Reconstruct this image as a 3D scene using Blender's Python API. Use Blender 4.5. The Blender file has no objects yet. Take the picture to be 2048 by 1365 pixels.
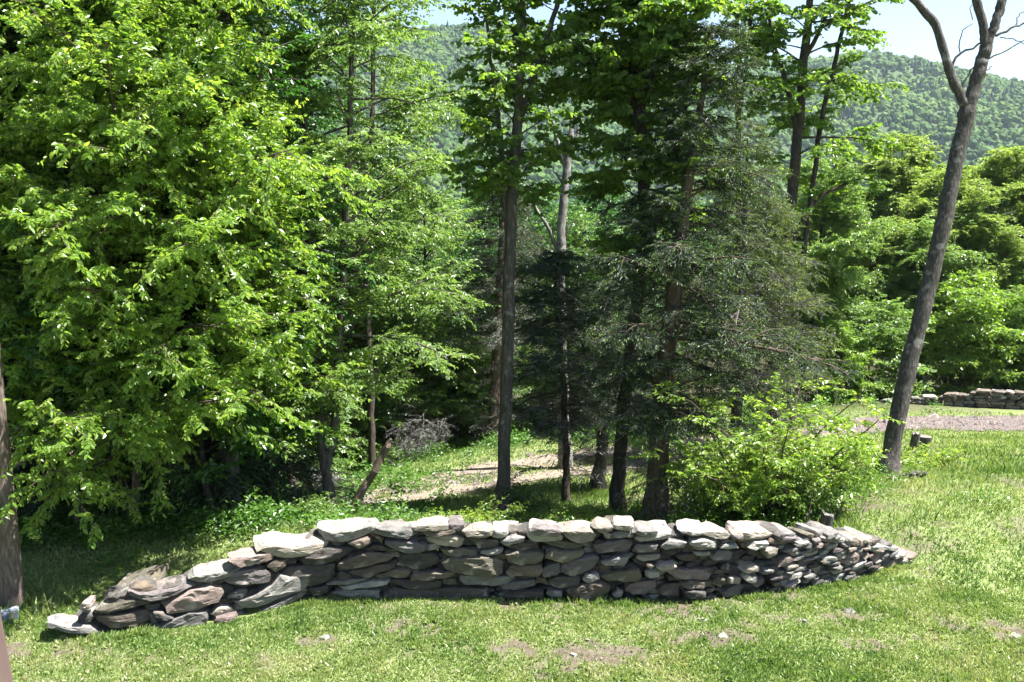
import bpy, math, random
import numpy as np
from math import radians

R0 = np.random.default_rng(7)
scene = bpy.context.scene
COL = scene.collection

# ------------------------------------------------------------------ camera
F = 1774.0
PITCH = radians(9.0)
CAM = np.array([0.0, 0.0, 5.0])
RIGHT = np.array([1.0, 0, 0])
FWD = np.array([0, math.cos(PITCH), -math.sin(PITCH)])
UPV = np.array([0, math.sin(PITCH), math.cos(PITCH)])


def P(px, py, Z):
    return CAM + RIGHT * ((px - 1024) / F * Z) + UPV * (-(py - 682.5) / F * Z) + FWD * Z


def ray(px, py):
    d = RIGHT * ((px - 1024) / F) + UPV * (-(py - 682.5) / F) + FWD
    return d


def W(px, py, z):
    d = ray(px, py)
    t = (z - CAM[2]) / d[2]
    return CAM + d * t


cam_d = bpy.data.cameras.new('camera')
cam_d.sensor_width = 36
cam_d.sensor_fit = 'HORIZONTAL'
cam_d.lens = 36 * F / 2048
cam_d.clip_start = 0.05
cam_d.clip_end = 8000
cam = bpy.data.objects.new('camera', cam_d)
cam.location = CAM
cam.rotation_euler = (math.pi / 2 - PITCH, 0, 0)
COL.objects.link(cam)
scene.camera = cam

# ------------------------------------------------------------------ light
SUN = np.array([0.64, 0.07, 1.3])
SUN = SUN / np.linalg.norm(SUN)
sun_el = math.asin(SUN[2])
sun_az = math.atan2(SUN[0], SUN[1])
world = bpy.data.worlds.new('World')
scene.world = world
world.use_nodes = True
nt = world.node_tree
sky = nt.nodes.new('ShaderNodeTexSky')
sky.sky_type = 'NISHITA'
sky.sun_disc = False
sky.sun_elevation = sun_el
sky.sun_rotation = sun_az
sky.air_density = 1.0
sky.dust_density = 1.0
sky.ozone_density = 1.0
bg = nt.nodes['Background']
nt.links.new(sky.outputs[0], bg.inputs[0])
bg.inputs[1].default_value = 0.05
sl = bpy.data.lights.new('sun', 'SUN')
sl.energy = 5.0
sl.angle = radians(0.53)
sl.color = (1.0, 0.975, 0.93)
so = bpy.data.objects.new('sun', sl)
so.location = (30, 10, 60)
import mathutils
so.rotation_euler = mathutils.Vector(-SUN).to_track_quat('-Z', 'Y').to_euler()
COL.objects.link(so)
scene.view_settings.view_transform = 'Standard'
scene.view_settings.look = 'None'
scene.view_settings.exposure = 2.25
scene.view_settings.gamma = 1
scene.cycles.max_bounces = 7
scene.cycles.diffuse_bounces = 5
scene.cycles.glossy_bounces = 2
scene.cycles.transmission_bounces = 5
scene.cycles.transparent_max_bounces = 4
scene.cycles.volume_bounces = 1
scene.cycles.sample_clamp_indirect = 6
scene.cycles.use_adaptive_sampling = True


# ------------------------------------------------------------------ noise
def _hash(ix, iy, iz, seed):
    h = (ix.astype(np.int64) * 374761393 + iy.astype(np.int64) * 668265263 + iz.astype(np.int64) * 2147483647 + seed * 1274126177) & 0xFFFFFFFF
    h = ((h ^ (h >> 13)) * 1274126177) & 0xFFFFFFFF
    h = (h ^ (h >> 16)) & 0xFFFF
    return h / 65535.0


def vnoise(p, scale=1.0, seed=0):
    """value noise 0..1 at points p (N,2|3)"""
    p = np.asarray(p, float) * scale
    if p.shape[1] == 2:
        p = np.concatenate([p, np.zeros((len(p), 1))], 1)
    i = np.floor(p)
    f = p - i
    f = f * f * (3 - 2 * f)
    i = i.astype(np.int64)
    out = np.zeros(len(p))
    for dx in (0, 1):
        wx = f[:, 0] if dx else 1 - f[:, 0]
        for dy in (0, 1):
            wy = f[:, 1] if dy else 1 - f[:, 1]
            for dz in (0, 1):
                wz = f[:, 2] if dz else 1 - f[:, 2]
                out += wx * wy * wz * _hash(i[:, 0] + dx, i[:, 1] + dy, i[:, 2] + dz, seed)
    return out


def fbm(p, scale=1.0, seed=0, octs=3):
    v = 0
    a = 0.5
    t = 0
    for k in range(octs):
        v = v + a * vnoise(p, scale * 2 ** k, seed + k * 17)
        t += a
        a *= 0.55
    return v / t


def norm(v):
    v = np.asarray(v, float)
    return v / np.maximum(np.linalg.norm(v, axis=-1, keepdims=True), 1e-9)


# ------------------------------------------------------------------ mesh helpers
def make_mesh(name, verts, faces_list, tint=None, smooth=False, attrs=None):
    """faces_list: list of (N,k) int arrays; tint: per-face array in the same order"""
    me = bpy.data.meshes.new(name)
    verts = np.ascontiguousarray(verts, dtype=np.float32)
    me.vertices.add(len(verts))
    me.vertices.foreach_set('co', verts.ravel())
    faces_list = [f for f in faces_list if len(f)]
    loops = np.concatenate([f.ravel() for f in faces_list]).astype(np.int32)
    sizes = np.concatenate([np.full(len(f), f.shape[1]) for f in faces_list]).astype(np.int32)
    starts = np.concatenate([[0], np.cumsum(sizes)[:-1]]).astype(np.int32)
    me.loops.add(len(loops))
    me.loops.foreach_set('vertex_index', loops)
    me.polygons.add(len(sizes))
    me.polygons.foreach_set('loop_start', starts)
    if smooth:
        me.polygons.foreach_set('use_smooth', np.ones(len(sizes), bool))
    me.update(calc_edges=True)
    if not smooth:
        me.shade_flat()
    if tint is not None:
        a = me.attributes.new('tint', 'FLOAT', 'FACE')
        a.data.foreach_set('value', np.ascontiguousarray(tint, dtype=np.float32))
    for k, v in (attrs or {}).items():
        a = me.attributes.new(k, 'FLOAT', 'POINT')
        a.data.foreach_set('value', np.ascontiguousarray(v, dtype=np.float32))
    return me


class MB:
    """collects pieces; builds one mesh object"""

    def __init__(s):
        s.v = []
        s.f = {3: [], 4: []}
        s.t = {3: [], 4: []}
        s.n = 0

    def add(s, verts, faces, tint=0.5):
        verts = np.asarray(verts, float)
        faces = np.asarray(faces)
        k = faces.shape[1]
        s.v.append(verts)
        s.f[k].append(faces + s.n)
        s.t[k].append(np.broadcast_to(np.asarray(tint, float), (len(faces),)))
        s.n += len(verts)

    def build(s, name, mat, parent=None, origin=None, smooth=False):
        v = np.concatenate(s.v)
        if origin is not None:
            v = v - np.asarray(origin)
        fl, tl = [], []
        for k in (3, 4):
            if s.f[k]:
                fl.append(np.concatenate(s.f[k]))
                tl.append(np.concatenate(s.t[k]))
        me = make_mesh(name, v, fl, np.concatenate(tl), smooth)
        return link(name, me, mat, parent)


def link(name, me, mat, parent=None, loc=None):
    o = bpy.data.objects.new(name, me)
    me.materials.append(mat)
    COL.objects.link(o)
    if parent is not None:
        o.parent = parent
    if loc is not None:
        o.location = loc
    return o


def tag(o, label=None, cat=None, group=None, kind=None):
    if label:
        o['label'] = label
    if cat:
        o['category'] = cat
    if group:
        o['group'] = group
    if kind:
        o['kind'] = kind
    return o


def thing(name, label, cat, loc=(0, 0, 0), group=None):
    o = bpy.data.objects.new(name, None)
    o.empty_display_size = 0.3
    o.location = loc
    COL.objects.link(o)
    return tag(o, label, cat, group)


def kids(o):
    return [c for c in ALLKIDS.get(o.name, [])]


ALLKIDS = {}


def copy_tree(root, kidlist, loc, rz, sc, label, group=None):
    r = root.copy()
    COL.objects.link(r)
    r.location = loc
    r.rotation_euler = (0, 0, rz)
    r.scale = sc if hasattr(sc, '__len__') else (sc, sc, sc)
    r['label'] = label
    if group:
        r['group'] = group
    for ch in kidlist:
        c = ch.copy()
        COL.objects.link(c)
        c.parent = r
    return r


def resample(pts, n):
    pts = np.asarray(pts, float)
    if len(pts) > 2:  # Catmull-Rom
        q = np.concatenate([[2 * pts[0] - pts[1]], pts, [2 * pts[-1] - pts[-2]]])
        out = []
        segs = len(pts) - 1
        for u in np.linspace(0, segs - 1e-6, n):
            i = int(u)
            t = u - i
            a, b, c, d = q[i], q[i + 1], q[i + 2], q[i + 3]
            out.append(0.5 * ((2 * b) + (-a + c) * t + (2 * a - 5 * b + 4 * c - d) * t * t + (-a + 3 * b - 3 * c + d) * t ** 3))
        return np.array(out)
    u = np.linspace(0, 1, n)[:, None]
    return pts[0] * (1 - u) + pts[-1] * u


def interp_r(r, n):
    r = np.asarray(r, float)
    return np.interp(np.linspace(0, 1, n), np.linspace(0, 1, len(r)), r)


def tube(mb, pts, rad, ns=6, rough=0.0, cap=False, tint=0.5, seed=0):
    pts = np.asarray(pts, float)
    n = len(pts)
    rad = np.asarray(rad, float)
    T = np.gradient(pts, axis=0)
    T = norm(T)
    ref = np.array([1.0, 0.13, 0.07]) if abs(T[:, 2]).mean() > 0.6 else np.array([0.05, 0.1, 1.0])
    A = norm(np.cross(T, ref))
    B = np.cross(T, A)
    ang = np.arange(ns) / ns * 2 * math.pi
    ca, sa = np.cos(ang), np.sin(ang)
    ring = pts[:, None, :] + rad[:, None, None] * (A[:, None, :] * ca[None, :, None] + B[:, None, :] * sa[None, :, None])
    v = ring.reshape(-1, 3)
    if rough > 0:
        c = np.repeat(pts, ns, 0)
        s = (fbm(v * np.array([1, 1, .45]), 1.2 / max(rad.mean(), .01), seed, 2) - .5) * 2 * rough
        v = c + (v - c) * (1 + s[:, None])
    i = np.arange(n - 1)[:, None] * ns
    j = np.arange(ns)[None, :]
    j2 = (j + 1) % ns
    q = np.stack([i + j, i + j2, i + ns + j2, i + ns + j], -1).reshape(-1, 4)
    mb.add(v, q, tint)
    if cap:
        for e, order in ((0, -1), (n - 1, 1)):
            c = np.concatenate([v[e * ns:(e + 1) * ns], [pts[e]]])
            f = np.array([[k, (k + 1) % ns, ns][::order] for k in range(ns)])
            mb.add(c, f, tint)


# ------------------------------------------------------------------ materials
def mat_new(name):
    m = bpy.data.materials.new(name)
    m.use_nodes = True
    n = m.node_tree
    n.nodes.clear()
    out = n.nodes.new('ShaderNodeOutputMaterial')
    return m, n, out


def N(n, typ, **kw):
    x = n.nodes.new(typ)
    for k, v in kw.items():
        setattr(x, k, v)
    return x


def ramp(n, stops):
    r = n.nodes.new('ShaderNodeValToRGB')
    e = r.color_ramp.elements
    while len(e) > 1:
        e.remove(e[-1])
    e[0].position = stops[0][0]
    e[0].color = (*stops[0][1], 1)
    for p, c in stops[1:]:
        q = e.new(p)
        q.color = (*c, 1)
    return r


def leaf_mat(name, stops, tcol, tfac=0.45, rough=0.38, spec=0.5):
    m, n, out = mat_new(name)
    at = N(n, 'ShaderNodeAttribute', attribute_name='tint')
    cr = ramp(n, stops)
    n.links.new(at.outputs['Fac'], cr.inputs[0])
    pb = N(n, 'ShaderNodeBsdfPrincipled')
    pb.inputs['Roughness'].default_value = rough
    pb.inputs['Specular IOR Level'].default_value = spec
    n.links.new(cr.outputs[0], pb.inputs['Base Color'])
    tr = N(n, 'ShaderNodeBsdfTranslucent')
    mul = N(n, 'ShaderNodeMix', data_type='RGBA', blend_type='MULTIPLY')
    mul.inputs['Factor'].default_value = 1
    n.links.new(cr.outputs[0], mul.inputs[6])
    mul.inputs[7].default_value = (*tcol, 1)
    n.links.new(mul.outputs[2], tr.inputs[0])
    mx = N(n, 'ShaderNodeMixShader')
    mx.inputs[0].default_value = tfac
    n.links.new(pb.outputs[0], mx.inputs[1])
    n.links.new(tr.outputs[0], mx.inputs[2])
    n.links.new(mx.outputs[0], out.inputs[0])
    return m


def bark_mat(name, c1, c2, c3, scale=9, bump=0.5, patch=0.55):
    m, n, out = mat_new(name)
    tc = N(n, 'ShaderNodeTexCoord')
    mp = N(n, 'ShaderNodeMapping')
    mp.inputs['Scale'].default_value = (1, 1, 0.22)
    n.links.new(tc.outputs['Object'], mp.inputs[0])
    n1 = N(n, 'ShaderNodeTexNoise')
    n1.inputs['Scale'].default_value = scale * 2.2
    n1.inputs['Detail'].default_value = 6
    n1.inputs['Roughness'].default_value = 0.68
    n.links.new(mp.outputs[0], n1.inputs['Vector'])
    cr = ramp(n, [(0.3, c1), (0.55, c2), (0.75, c3)])
    n.links.new(n1.outputs['Fac'], cr.inputs[0])
    n2 = N(n, 'ShaderNodeTexNoise')
    n2.inputs['Scale'].default_value = 5
    n2.inputs['Detail'].default_value = 5
    n.links.new(tc.outputs['Object'], n2.inputs['Vector'])
    cr2 = ramp(n, [(patch, (0, 0, 0)), (patch + 0.1, (1, 1, 1))])
    n.links.new(n2.outputs['Fac'], cr2.inputs[0])
    mx = N(n, 'ShaderNodeMix', data_type='RGBA')
    n.links.new(cr2.outputs[0], mx.inputs[0])
    n.links.new(cr.outputs[0], mx.inputs[6])
    mx.inputs[7].default_value = (*c3, 1)
    pb = N(n, 'ShaderNodeBsdfPrincipled')
    pb.inputs['Roughness'].default_value = 0.9
    pb.inputs['Specular IOR Level'].default_value = 0.15
    n.links.new(mx.outputs[2], pb.inputs['Base Color'])
    bp = N(n, 'ShaderNodeBump')
    bp.inputs['Strength'].default_value = bump
    bp.inputs['Distance'].default_value = 0.02
    n.links.new(n1.outputs['Fac'], bp.inputs['Height'])
    n.links.new(bp.outputs[0], pb.inputs['Normal'])
    n.links.new(pb.outputs[0], out.inputs[0])
    return m


def stone_mat(name, col):
    m, n, out = mat_new(name)
    tc = N(n, 'ShaderNodeTexCoord')
    oi = N(n, 'ShaderNodeObjectInfo')
    at = N(n, 'ShaderNodeAttribute', attribute_name='tint')
    mp = N(n, 'ShaderNodeMapping')
    mp.inputs['Scale'].default_value = (1, 1, 3.2)
    n.links.new(tc.outputs['Object'], mp.inputs[0])
    n1 = N(n, 'ShaderNodeTexNoise')
    n1.inputs['Scale'].default_value = 7
    n1.inputs['Detail'].default_value = 8
    n1.inputs['Roughness'].default_value = 0.65
    n.links.new(mp.outputs[0], n1.inputs['Vector'])
    c = np.array(col)
    cr = ramp(n, [(0.3, tuple(c * 0.42)), (0.46, tuple(c * 0.9)), (0.6, tuple(c * 1.1)), (0.8, tuple(np.minimum(c * 1.3, .75)))])
    n.links.new(n1.outputs['Fac'], cr.inputs[0])
    # lichen and stain patches
    n2 = N(n, 'ShaderNodeTexNoise')
    n2.inputs['Scale'].default_value = 4.3
    n2.inputs['Detail'].default_value = 6
    n.links.new(tc.outputs['Object'], n2.inputs['Vector'])
    cr2 = ramp(n, [(0.56, (0, 0, 0)), (0.66, (.6, .6, .6))])
    n.links.new(n2.outputs['Fac'], cr2.inputs[0])
    mx = N(n, 'ShaderNodeMix', data_type='RGBA')
    n.links.new(cr2.outputs[0], mx.inputs[0])
    n.links.new(cr.outputs[0], mx.inputs[6])
    mx.inputs[7].default_value = (.40, .38, .33, 1)
    n3 = N(n, 'ShaderNodeTexNoise')
    n3.inputs['Scale'].default_value = 3.1
    n3.inputs['Detail'].default_value = 3
    mp3 = N(n, 'ShaderNodeMapping')
    mp3.inputs['Location'].default_value = (7, 3, 1)
    n.links.new(tc.outputs['Object'], mp3.inputs[0])
    n.links.new(mp3.outputs[0], n3.inputs['Vector'])
    cr3 = ramp(n, [(0.55, (0, 0, 0)), (0.7, (.55, .55, .55))])
    n.links.new(n3.outputs['Fac'], cr3.inputs[0])
    mx3 = N(n, 'ShaderNodeMix', data_type='RGBA')
    n.links.new(cr3.outputs[0], mx3.inputs[0])
    n.links.new(mx.outputs[2], mx3.inputs[6])
    mx3.inputs[7].default_value = (.30, .21, .14, 1)
    # value by tint
    hs = N(n, 'ShaderNodeHueSaturation')
    mr = N(n, 'ShaderNodeMapRange')
    mr.inputs['To Min'].default_value = 0.72
    mr.inputs['To Max'].default_value = 1.28
    n.links.new(at.outputs['Fac'], mr.inputs[0])
    n.links.new(mr.outputs[0], hs.inputs['Value'])
    n.links.new(mx3.outputs[2], hs.inputs['Color'])
    pb = N(n, 'ShaderNodeBsdfPrincipled')
    pb.inputs['Roughness'].default_value = 0.82
    pb.inputs['Specular IOR Level'].default_value = 0.25
    n.links.new(hs.outputs[0], pb.inputs['Base Color'])
    n4 = N(n, 'ShaderNodeTexNoise')
    n4.inputs['Scale'].default_value = 34
    n4.inputs['Detail'].default_value = 8
    n4.inputs['Roughness'].default_value = .7
    mp4 = N(n, 'ShaderNodeMapping')
    mp4.inputs['Scale'].default_value = (.5, .5, 2.4)
    n.links.new(tc.outputs['Object'], mp4.inputs[0])
    n.links.new(mp4.outputs[0], n4.inputs['Vector'])
    bp = N(n, 'ShaderNodeBump')
    bp.inputs['Strength'].default_value = 0.9
    bp.inputs['Distance'].default_value = 0.05
    n.links.new(n4.outputs['Fac'], bp.inputs['Height'])
    n.links.new(bp.outputs[0], pb.inputs['Normal'])
    n.links.new(pb.outputs[0], out.inputs[0])
    return m


LEAF_BRIGHT = leaf_mat('leaf_bright', [(0, (.075, .15, .022)), (.5, (.145, .245, .038)), (1, (.225, .305, .06))], (1.75, 1.7, .8), .55, .36, .6)
LEAF_MID = leaf_mat('leaf_mid', [(0, (.06, .12, .032)), (.5, (.12, .20, .052)), (1, (.185, .26, .07))], (1.6, 1.65, .8), .53, .38, .55)
LEAF_MAPLE = leaf_mat('leaf_maple', [(0, (.04, .09, .018)), (.5, (.09, .165, .03)), (1, (.16, .235, .045))], (1.8, 1.8, .7), .56, .44, .45)
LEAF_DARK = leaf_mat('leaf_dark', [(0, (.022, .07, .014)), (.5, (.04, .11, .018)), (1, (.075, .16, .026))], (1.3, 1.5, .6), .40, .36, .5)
LEAF_PALE = leaf_mat('leaf_pale', [(0, (.09, .155, .035)), (.5, (.145, .215, .055)), (1, (.21, .27, .07))], (1.65, 1.65, .8), .56, .42, .4)
NEEDLE = leaf_mat('hemlock_needles', [(0, (.024, .042, .024)), (.5, (.05, .08, .036)), (.78, (.09, .14, .035)), (1, (.16, .23, .04))], (1.2, 1.3, .6), .28, .5, .35)
NEEDLE_PALE = leaf_mat('hemlock_needles_pale', [(0, (.045, .06, .032)), (.45, (.075, .10, .04)), (.8, (.13, .18, .045)), (1, (.19, .25, .05))], (1.2, 1.3, .6), .28, .5, .35)
DEADTWIG = leaf_mat('dead_twigs', [(0, (.10, .098, .092)), (1, (.27, .265, .25))], (.5, .5, .5), .05, .85, .1)
GRASSM = leaf_mat('grass_blades', [(0, (.08, .148, .036)), (.4, (.15, .228, .064)), (.78, (.225, .285, .10)), (1, (.34, .335, .19))], (1.3, 1.35, .7), .38, .45, .4)
UNDERM = leaf_mat('undergrowth_leaves', [(0, (.035, .095, .016)), (.5, (.075, .16, .024)), (1, (.13, .23, .035))], (1.5, 1.6, .7), .42, .4, .5)

BARK_GREY = bark_mat('bark_grey', (.035, .03, .026), (.085, .076, .066), (.20, .19, .17), 9, .7, .6)
BARK_DARK = bark_mat('bark_dark', (.022, .018, .014), (.055, .045, .036), (.11, .095, .08), 8, .8, .64)
BARK_BROWN = bark_mat('bark_brown', (.04, .028, .02), (.10, .075, .055), (.19, .16, .125), 10, .6, .62)
BARK_RED = bark_mat('bark_red', (.035, .022, .016), (.085, .055, .038), (.16, .115, .085), 7, .9, .66)
BARK_DEAD = bark_mat('bark_dead', (.07, .064, .058), (.15, .138, .125), (.27, .255, .235), 12, .5, .5)
WOOD_CUT = bark_mat('broken_wood', (.10, .055, .03), (.21, .125, .07), (.32, .22, .13), 10, .5, .7)
WOOD_GREY = bark_mat('weathered_wood', (.05, .036, .027), (.115, .083, .062), (.21, .17, .135), 10, .6, .6)
POLE_M = bark_mat('pole_wood', (.06, .045, .037), (.13, .10, .085), (.22, .18, .155), 16, .5, .7)
POST_M = bark_mat('post_wood', (.07, .047, .042), (.095, .066, .058), (.12, .085, .075), 3, .1, .8)

ST = {k: stone_mat('stone_' + k, c) for k, c in dict(
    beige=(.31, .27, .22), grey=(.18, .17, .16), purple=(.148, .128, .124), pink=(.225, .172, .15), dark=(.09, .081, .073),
    brown=(.135, .108, .086), olive=(.13, .116, .086), light=(.30, .285, .255)).items()}

# ------------------------------------------------------------------ terrain
ctrl = []
for px, py, z in [
    (0, 1365, 0), (350, 1365, 0), (700, 1365, 0), (1050, 1365, 0), (1400, 1365, 0), (2048, 1365, 0),
    (130, 1275, 0), (380, 1260, 0), (640, 1200, 0), (1000, 1200, 0), (1400, 1205, 0), (1600, 1180, 0), (1820, 1115, 0),
    (2048, 1200, 0), (2048, 1100, 0), (2048, 950, -.15), (1900, 950, -.25), (1775, 950, -.35), (1720, 990, -.12), (1690, 1040, -.1),
    (30, 1210, .05), (200, 1090, .1), (400, 1090, .2), (550, 1052, .3), (650, 1044, .15),
    (1003, 1038, -1.1), (1133, 1005, -1.4), (1320, 1045, -.9), (1200, 985, -1.6), (1520, 1050, -.6), (700, 1035, -.9),
    (700, 1000, -2.2), (900, 960, -2.2), (1100, 940, -2.1), (1250, 915, -2.1), (1000, 895, -2.4), (1100, 880, -2.5),
    (1900, 865, -2.3), (2048, 865, -2.2), (2048, 828, -2.6), (1850, 828, -2.7), (2048, 812, -2.9), (1760, 806, -3.0), (1700, 850, -2.5), (1850, 892, -1.4),
    (1400, 900, -2.2), (1550, 880, -2.2)]:
    ctrl.append(W(px, py, z))
ctrl += [np.array(c, float) for c in [
    (-8, 16, -.8), (-10, 25, -3.3), (-5, 30, -4), (-20, 20, -1.2), (-20, 40, -6), (0, 38, -4.2), (12, 42, -4.6), (26, 46, -5), (32, 25, -2.0), (20, 15, 0),
    (-15, 10, 0), (0, 0, 0), (20, 0, 0), (-20, 0, 0), (0, -15, 0), (20, -15, 0), (-20, -15, 0), (0, 62, -8), (-40, 60, -8), (40, 62, -8), (-40, 20, -2), (44, 20, -1.5),
    (-60, 0, 0), (60, 0, 0), (60, 60, -8), (-60, 60, -8), (0, -60, 0), (0, 90, -13), (60, 90, -13), (-60, 90, -13)]]
ctrl = np.array(ctrl)


def _tps(r2):
    return 0.5 * r2 * np.log(np.maximum(r2, 1e-9))


_n = len(ctrl)
_S = 20.0
_cx = ctrl[:, :2] / _S
_K = _tps(((_cx[:, None] - _cx[None]) ** 2).sum(-1)) + np.eye(_n) * 2e-4
_Pm = np.concatenate([np.ones((_n, 1)), _cx], 1)
_A = np.block([[_K, _Pm], [_Pm.T, np.zeros((3, 3))]])
_sol = np.linalg.solve(_A, np.concatenate([ctrl[:, 2], np.zeros(3)]))


def h_near(xy):
    q = xy / _S
    out = np.zeros(len(q))
    for a in range(0, len(q), 20000):
        b = q[a:a + 20000]
        r2 = ((b[:, None] - _cx[None]) ** 2).sum(-1)
        out[a:a + 20000] = _tps(r2) @ _sol[:_n] + _sol[_n] + b @ _sol[_n + 1:]
    return out


_ridge = [(-600, 120), (0, 110), (300, 85), (560, 60), (830, 47), (944, 39), (1034, 41), (1165, 62), (1400, 92), (1640, 97), (1742, 93), (1872, 111), (2048, 127), (2400, 170), (2800, 200)]
_raz = np.array([math.atan2(ray(a, b)[0], ray(a, b)[1]) for a, b in _ridge])
_rel = np.array([ray(a, b)[2] / math.hypot(*ray(a, b)[:2]) for a, b in _ridge])


def h_far(xy):
    r = np.hypot(xy[:, 0], xy[:, 1])
    az = np.arctan2(xy[:, 0], xy[:, 1])
    el = np.interp(az, _raz, _rel)
    base = np.interp(r, [0, 60, 100, 250, 450, 600], [-8, -8, -14, -33, -44, -44])
    R = 1350.0
    top = 5 + R * el - 20
    t = np.clip((r - 520) / (R - 520), 0, 1)
    t = t ** 1.15
    t = t * t * (3 - 2 * t) * 0.45 + t * 0.55
    hill = base + (top - base) * t
    hill += (fbm(xy, 1 / 160., 5, 3) - .5) * 34 + (fbm(xy, 1 / 60., 15, 2) - .5) * 16 * np.clip((r - 520) / 200, 0, 1) * np.clip((R - r) / 260, 0, 1)
    hill = np.where(r > R, hill - (r - R) * 0.25, hill)
    return hill


def height(xy):
    xy = np.atleast_2d(np.asarray(xy, float))[:, :2]
    r = np.hypot(xy[:, 0], xy[:, 1])
    b = np.clip((r - 58) / 34, 0, 1)
    b = b * b * (3 - 2 * b)
    n_ = h_near(np.where((r < 95)[:, None], xy, xy / np.maximum(r, 1)[:, None] * 95))
    z = n_ * (1 - b) + h_far(xy) * b
    z = z + (fbm(xy, .9, 3, 3) - .5) * .09 * np.clip((r - 3) / 5, 0, 1) + (fbm(xy, 6., 9, 2) - .5) * .02
    return z


def hz(x, y):
    return float(height([[x, y]])[0])


def gp(px, py):
    """where the ray of a place in the photograph meets the ground"""
    d = ray(px, py)
    ts = np.concatenate([np.arange(5, 60, .05), np.arange(60, 400, 2)])
    pts = CAM + d * ts[:, None]
    below = pts[:, 2] < height(pts)
    i = int(np.argmax(below))
    return pts[i] if below.any() else pts[-1]


DIRT = [(1010, 1300, .55, .3, .8), (1190, 1310, .75, .35, .95), (1110, 1345, .5, .3, .7), (1360, 1220, .6, .35, .9), (1420, 1275, .7, .3, .9), (1500, 1190, 1.0, .3, .7), (1640, 1240, .8, .2, .7), (1740, 1290, .6, .2, .7),
        (1920, 1255, .3, .25, .9), (830, 1255, .5, .25, .6), (650, 1270, .35, .25, .7), (1720, 1000, .9, .7, .8), (1820, 975, .9, .5, .6), (180, 1300, .5, .25, .8), (40, 1300, .4, .4, .8), (2020, 1260, .5, .3, .9), (1000, 1210, 2.5, .12, .55), (1850, 1130, .5, .3, .6)]


def dirt_mask(xy):
    """bare, worn earth in the turf: 0..1"""
    a = fbm(xy * np.array([1, .7]), .55, 21, 4)
    b = fbm(xy, 2.2, 33, 4)
    c = fbm(xy, 9., 35, 3)
    d = np.clip((a * .42 + b * .33 + c * .25 - .535) / .13, 0, 1)
    d = d * .75
    for px, py, rx, ry, amt in DIRT:
        g = W(px, py, 0)
        q_ = ((xy[:, 0] - g[0]) / rx) ** 2 + ((xy[:, 1] - g[1]) / ry) ** 2
        near = q_ < 6
        d = np.where(near, np.maximum(d, np.clip((np.exp(-q_) * amt * 1.5 - .35 + (c - .5) * 2.2 + (b - .5) * 1.2), 0, .95)), d)
    return d


def ring_path():
    r = [0.05, 1, 2, 3, 4, 5, 6, 6.5]
    while r[-1] < 21:
        r.append(r[-1] + .075)
    while r[-1] < 60:
        r.append(r[-1] * 1.011)
    while r[-1] < 470:
        r.append(r[-1] * 1.035)
    return np.array(r)


def polar_grid(rs, az):
    rr, aa = np.meshgrid(rs, az, indexing='ij')
    xy = np.stack([rr * np.sin(aa), rr * np.cos(aa)], -1).reshape(-1, 2)
    a, b = len(rs), len(az)
    i = np.arange(a - 1)[:, None] * b
    j = np.arange(b - 1)[None, :]
    q = np.stack([i + j, i + b + j, i + b + j + 1, i + j + 1], -1).reshape(-1, 4)[:, ::-1]
    return xy, q


az = np.concatenate([np.arange(-180, -40, 5), np.arange(-40, 40, .36), np.arange(40, 181, 5)])
xy, q = polar_grid(ring_path(), np.radians(az))
z = height(xy)

# gravel drive centre lines (world)
drive_main = [W(2300, 845, -2.4), W(2048, 846, -2.4), W(1900, 847, -2.5), W(1760, 850, -2.55), W(1600, 868, -2.3), W(1420, 892, -2.2), W(1250, 920, -2.1), W(1050, 945, -2.15), W(900, 972, -2.2), W(720, 1008, -2.2), W(560, 1050, -2.4)]
drive_main = resample(drive_main, 160)[:, :2]


def drive_dist(xy):
    out = np.full(len(xy), 99.)
    sel = (xy[:, 1] > 12) & (xy[:, 1] < 40)
    p = xy[sel]
    if len(p):
        d = np.full(len(p), 99.)
        for c in drive_main:
            d = np.minimum(d, np.hypot(p[:, 0] - c[0], p[:, 1] - c[1]))
        out[sel] = d
    return out


dd = drive_dist(xy)
dirt = dirt_mask(xy)
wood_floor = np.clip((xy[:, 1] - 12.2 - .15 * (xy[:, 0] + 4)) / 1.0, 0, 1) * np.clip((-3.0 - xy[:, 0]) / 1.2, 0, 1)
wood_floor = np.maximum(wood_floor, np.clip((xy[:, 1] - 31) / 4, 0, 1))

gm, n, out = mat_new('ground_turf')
tc = N(n, 'ShaderNodeTexCoord')
a1 = N(n, 'ShaderNodeAttribute', attribute_name='dirt')
a2 = N(n, 'ShaderNodeAttribute', attribute_name='woods')
n1 = N(n, 'ShaderNodeTexNoise'); n1.inputs['Scale'].default_value = 14; n1.inputs['Detail'].default_value = 8; n1.inputs['Roughness'].default_value = .75
n.links.new(tc.outputs['Object'], n1.inputs['Vector'])
g1 = ramp(n, [(.3, (.06, .095, .028)), (.44, (.115, .155, .05)), (.57, (.165, .19, .075)), (.72, (.22, .215, .12))])
n.links.new(n1.outputs['Fac'], g1.inputs[0])
d1 = ramp(n, [(.3, (.05, .037, .030)), (.5, (.095, .073, .060)), (.66, (.14, .113, .094)), (.8, (.22, .19, .165))])
n.links.new(n1.outputs['Fac'], d1.inputs[0])
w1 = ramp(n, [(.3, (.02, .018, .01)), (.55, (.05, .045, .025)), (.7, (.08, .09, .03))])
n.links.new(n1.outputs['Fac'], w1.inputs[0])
mx = N(n, 'ShaderNodeMix', data_type='RGBA')
n.links.new(a1.outputs['Fac'], mx.inputs[0]); n.links.new(g1.outputs[0], mx.inputs[6]); n.links.new(d1.outputs[0], mx.inputs[7])
mx2 = N(n, 'ShaderNodeMix', data_type='RGBA')
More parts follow.
